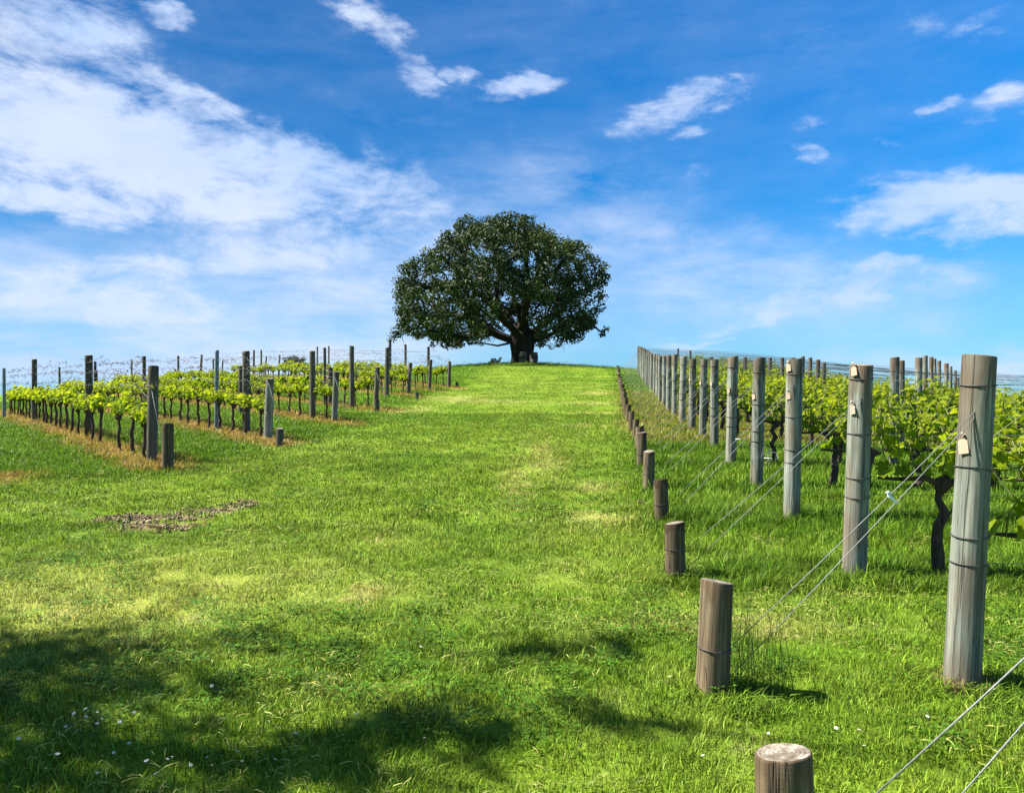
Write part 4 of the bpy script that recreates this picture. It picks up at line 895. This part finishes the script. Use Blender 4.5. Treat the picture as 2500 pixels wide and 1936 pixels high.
# dangling bare twigs below the crown
b = MB()
for cx, cy in ((520, 1260), (700, 1200), (560, 1230), (1600, 1220), (1650, 1200), (1690, 1230), (200, 1160), (1500, 1200), (1560, 1180), (1000, 1180), (1850, 1050)):
    x, z = t3(cx, cy); p = Vector((x - TB.x, random.uniform(-2, 1), z - TB.z + .5)); pts = [p]
    for s_ in range(6): pts.append(pts[-1] + Vector((random.uniform(-.22, .22), random.uniform(-.15, .15), random.uniform(-.28, .02))))
    b.tube(pts, [.03, .026, .022, .018, .014, .010, .008], 4)
x0, z0 = t3(1830, 1030); x1, z1 = t3(1905, 1090); b.tube([(x0 - TB.x, -1, z0 - TB.z), ((x0 + x1) / 2 - TB.x, -1, (z0 + z1) / 2 - TB.z + .08), (x1 - TB.x, -1, z1 - TB.z)], [.035, .03, .02], 5)
x0, z0 = t3(1110, 1195); x1, z1 = t3(1040, 1218); x2, z2 = t3(930, 1200); b.tube([(x0 - TB.x + .3, -.6, z0 - TB.z), (x1 - TB.x, -.8, z1 - TB.z), (x2 - TB.x, -1, z2 - TB.z), (x2 - TB.x - .8, -1.1, z2 - TB.z + .1)], [.10, .08, .06, .03], 6)
b.build('twigs', M_TREEBARK, tree)['kind'] = 'stuff'

# wine barrels at the trunk
def barrel(loc, label, turn):
    o = empty('wine_barrel', loc, turn); tag(o, label, 'barrel', 'wine barrels at the foot of the hilltop tree'); H = .93; n = 24
    def ring(f): return .29 + .062 * math.sin(math.pi * f)
    b = MB(); prof = [(k / 10, ring(k / 10)) for k in range(11)]; vs = [(r * math.cos(2 * math.pi * k / n) * (1 - .012 * (k % 2)), r * math.sin(2 * math.pi * k / n) * (1 - .012 * (k % 2)), f * H) for f, r in prof for k in range(n)]
    b.add(vs, [(i * n + k, i * n + (k + 1) % n, (i + 1) * n + (k + 1) % n, (i + 1) * n + k) for i in range(10) for k in range(n)] + [tuple(range(n - 1, -1, -1))]); b.build('staves', M_STAVE, o, False)
    b = MB(); b.add([(.275 * math.cos(2 * math.pi * k / n), .275 * math.sin(2 * math.pi * k / n), H - .03) for k in range(n)], [tuple(range(n))]); b.build('head', M_HEAD, o, False)
    for f in (.03, .16, .30, .70, .84, .97):
        b = MB(); r = ring(f) + .004; hh = .02; vs = [(rr * math.cos(2 * math.pi * k / n), rr * math.sin(2 * math.pi * k / n), f * H + z) for rr, z in ((r, -hh), (r + .004, -hh), (r + .004, hh), (r, hh)) for k in range(n)]
        b.add(vs, [(i * n + k, i * n + (k + 1) % n, ((i + 1) % 4) * n + (k + 1) % n, ((i + 1) % 4) * n + k) for i in range(4) for k in range(n)]); b.build('hoop', M_HOOP, o)
M_STAVE = bark('barrel_staves', (.035, .029, .024), (.08, .066, .052), 8); M_HEAD = plain('barrel_head', (.11, .085, .06), .8, 0, 9); M_HOOP = plain('barrel_hoop', (.16, .165, .17), .6, .3, 10)
barrel(on_ground((1276.5 - CX) / F * 62.4, 62.4, .02), 'upright wine barrel standing in front of the trunk of the hilltop tree', .1)
barrel(on_ground((1303.5 - CX) / F * 62.9, 62.9, .02), 'upright wine barrel beside the trunk, jutting out against the sky', .5)
# dark grass tufts under the crown and a low shrub on the crest
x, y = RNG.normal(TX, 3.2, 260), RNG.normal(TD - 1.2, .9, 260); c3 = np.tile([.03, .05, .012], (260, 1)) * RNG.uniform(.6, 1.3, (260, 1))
scatter('dark_tufts', longf, np.stack([x, y, ground_z(x, y)], 1), np.ones((260, 3)) * RNG.uniform(.5, 1.1, (260, 1)), c3)['label'] = 'dark grass tufts under the hilltop tree'
def shrub(name, loc, w, h, label, mat, leaf, n, seed):
    random.seed(seed); o = empty(name, loc); tag(o, label, 'shrub'); cs = [Vector((random.uniform(-w, w), random.uniform(-w * .5, w * .5), random.uniform(.05, .9) * h)) for _ in range(n)]
    b = MB()
    for c in cs: b.tube([(c.x * .3, c.y * .3, -.05), (c.x * .7, c.y * .7, c.z * .5), tuple(c)], [.015, .011, .006], 4)
    b.build('stem', M_TREEBARK, o); clusters([tuple(c) for c in cs], [h * .28] * n, 900 / max(h, .4), leaf, seed, None).build('foliage', mat, o, False)['kind'] = 'stuff'
shrub('shrub', on_ground((1207 - CX) / F * 63.5, 63.5), .55, .55, 'small straggly shrub on the crest beside the hilltop tree', M_TLEAF, .12, 14, 61)
# a far tree seen over the sloping rows
fd = 150.0; fx = (719 - CX) / F * fd; zt = EYE + (HY - 861) / F * fd; base = on_ground(fx, fd)
o = empty('far_tree', base); tag(o, 'small round far tree showing above the vines of the slope', 'tree'); random.seed(12)
cs = []; rs_ = []
for _ in range(60):
    a = random.uniform(0, 6.283); r = math.sqrt(random.random()); cs.append(Vector((2.3 * r * math.cos(a), 2.0 * r * math.sin(a), zt - base.z - 1.1 - 1.0 * r * r + random.uniform(-.9, .5)))); rs_.append(random.uniform(.4, .7))
nd, pr, kd, ra = grow([Vector((0, 0, -.5)), Vector((0, 0, 2.0)), Vector((.1, 0, (zt - base.z) * .45)), Vector((.1, 0, (zt - base.z) * .6))], cs, .3, 1.2, .15); limb_mesh(nd, pr, kd, ra, .28, 0).build('trunk', M_TREEBARK, o)
clusters([tuple(c) for c in cs], rs_, 110, .34, 5).build('crown', M_FARLEAF, o, False)['kind'] = 'stuff'

# the tree beside the camera that throws the shade on the lawn (it stands outside the view)
SHADE = [(60, 1400, .55), (180, 1385, .42), (0, 1440, .5), (120, 1450, .45), (290, 1332, .20), (-20, 1306, .22), (230, 1400, .35), (540, 1372, .2), (600, 1385, .15), (330, 1450, .36), (60, 1510, .42), (430, 1470, .26), (260, 1500, .26), (560, 1480, .2), (60, 1590, .38), (180, 1600, .30), (300, 1600, .30), (20, 1660, .4), (160, 1670, .4), (420, 1560, .22), (300, 1665, .34), (450, 1640, .34), (560, 1600, .30), (600, 1660, .32),
         (740, 1590, .27), (830, 1545, .27), (920, 1530, .25), (1010, 1535, .2), (700, 1650, .30), (840, 1620, .3), (940, 1590, .26), (1040, 1590, .18), (1000, 1660, .2), (820, 1690, .28), (1100, 1550, .16), (1060, 1408, .17), (1130, 1400, .22), (1210, 1392, .25), (1290, 1384, .25), (1370, 1378, .16), (1235, 1508, .16), (1300, 1540, .17), (1370, 1555, .17), (1440, 1556, .12), (2010, 1640, .10), (-120, 1420, .6), (-150, 1600, .6), (-300, 1500, .7), (-60, 1800, .6), (300, 1850, .5), (600, 1850, .5), (900, 1850, .4)]
random.seed(99); cs = []; rs_ = []
for px, py, R in SHADE:
    g = hit(px * 1.1447, py * 1.1447, .8); hgt = random.uniform(5.6, 7.6); p = g + SUN * (hgt / SUN.z); cs.append(p); rs_.append(R * .92)
base = on_ground(-11.5, 3.2); o = empty('shade_tree', base); tag(o, 'leafy tree outside the view whose crown shades the lawn', 'tree')
extra = [Vector((random.uniform(-16, -10.5), random.uniform(-2.5, 4.2), random.uniform(5.5, 8.5))) for _ in range(40)]; cs2 = cs + extra; rs2 = rs_ + [random.uniform(.5, .9) for _ in extra]
nd, pr, kd, ra = grow([base + Vector((0, 0, -.3)), base + Vector((.1, 0, 1.5)), base + Vector((.25, 0, 3)), base + Vector((.5, 0, 4.6)), base + Vector((.8, 0, 5.8))], cs2, .3, .9, .12, .005, 1.6); local(limb_mesh(nd, pr, kd, ra, .17, 0, .004), o).build('trunk', M_TREEBARK, o)
local(clusters([tuple(c) for c in cs2], rs2, 330, .17, 8), o).build('crown', M_TLEAF, o, False)['kind'] = 'stuff'

# ------------------------------------------------------------------ daisies in the lawn
M_PETAL = plain('daisy_petal', (.82, .82, .80), .6); M_EYE = plain('daisy_eye', (.7, .5, .05), .6)
b = MB(); n = 12
for k in range(n):
    a = 2 * math.pi * k / n; d = .16
    b.add([(.003 * math.cos(a), .003 * math.sin(a), 0), (.011 * math.cos(a - d), .011 * math.sin(a - d), .001), (.0145 * math.cos(a), .0145 * math.sin(a), .002), (.011 * math.cos(a + d), .011 * math.sin(a + d), .001)], [(0, 1, 2, 3)])
dm_p = b.mesh('petals', M_PETAL, False)
b = MB(); b.tube([(0, 0, -.001), (0, 0, .003), (0, 0, .0045)], [.0042, .004, .002], 8); dm_e = b.mesh('eye', M_EYE)
b = MB(); b.tube([(.004, .002, -.06), (.002, 0, -.03), (0, 0, 0)], .0011, 4); dm_s = b.mesh('stem', M_SHOOT)
DAISY = [(155, 1555), (180, 1545), (205, 1550), (182, 1562), (158, 1575), (253, 1572), (205, 1578), (215, 1567), (37, 1610), (284, 1552), (170, 1590), (138, 1585), (310, 1660), (355, 1658), (365, 1652), (273, 1620), (548, 1640), (585, 1655), (515, 1662), (450, 1672), (505, 1640), (630, 1600), (205, 1690), (120, 1645), (95, 1675), (240, 1640), (330, 1690), (440, 1650), (405, 1672), (1500, 1650), (1834, 1590), (1785, 1588), (1430, 1470), (1845, 1625), (1640, 1600), (897, 1405), (760, 1555), (450, 1492), (905, 1610), (1980, 1560), (2120, 1500), (700, 1470)]
random.seed(31)
for k, (px, py) in enumerate(DAISY):
    p = hit(px * 1.1447, min(1930, py * 1.1447)); o = empty('daisy', p + Vector((0, 0, .062))); o.rotation_euler = (random.uniform(-.3, .5), random.uniform(-.5, .1), random.uniform(0, 6)); s_ = random.uniform(.42, .68); o.scale = (s_,) * 3
    lab, g_ = ('tiny white daisy open in the shaded lawn', 'daisies in the shaded lawn') if k < 29 else ('tiny white daisy open in the sunlit lawn', 'daisies in the sunlit lawn')
    tag(o, lab, 'daisy', g_)
    for nm, me in (('petals', dm_p), ('eye', dm_e), ('stem', dm_s)): link(nm, me, o)
print('objects', len(S.objects))
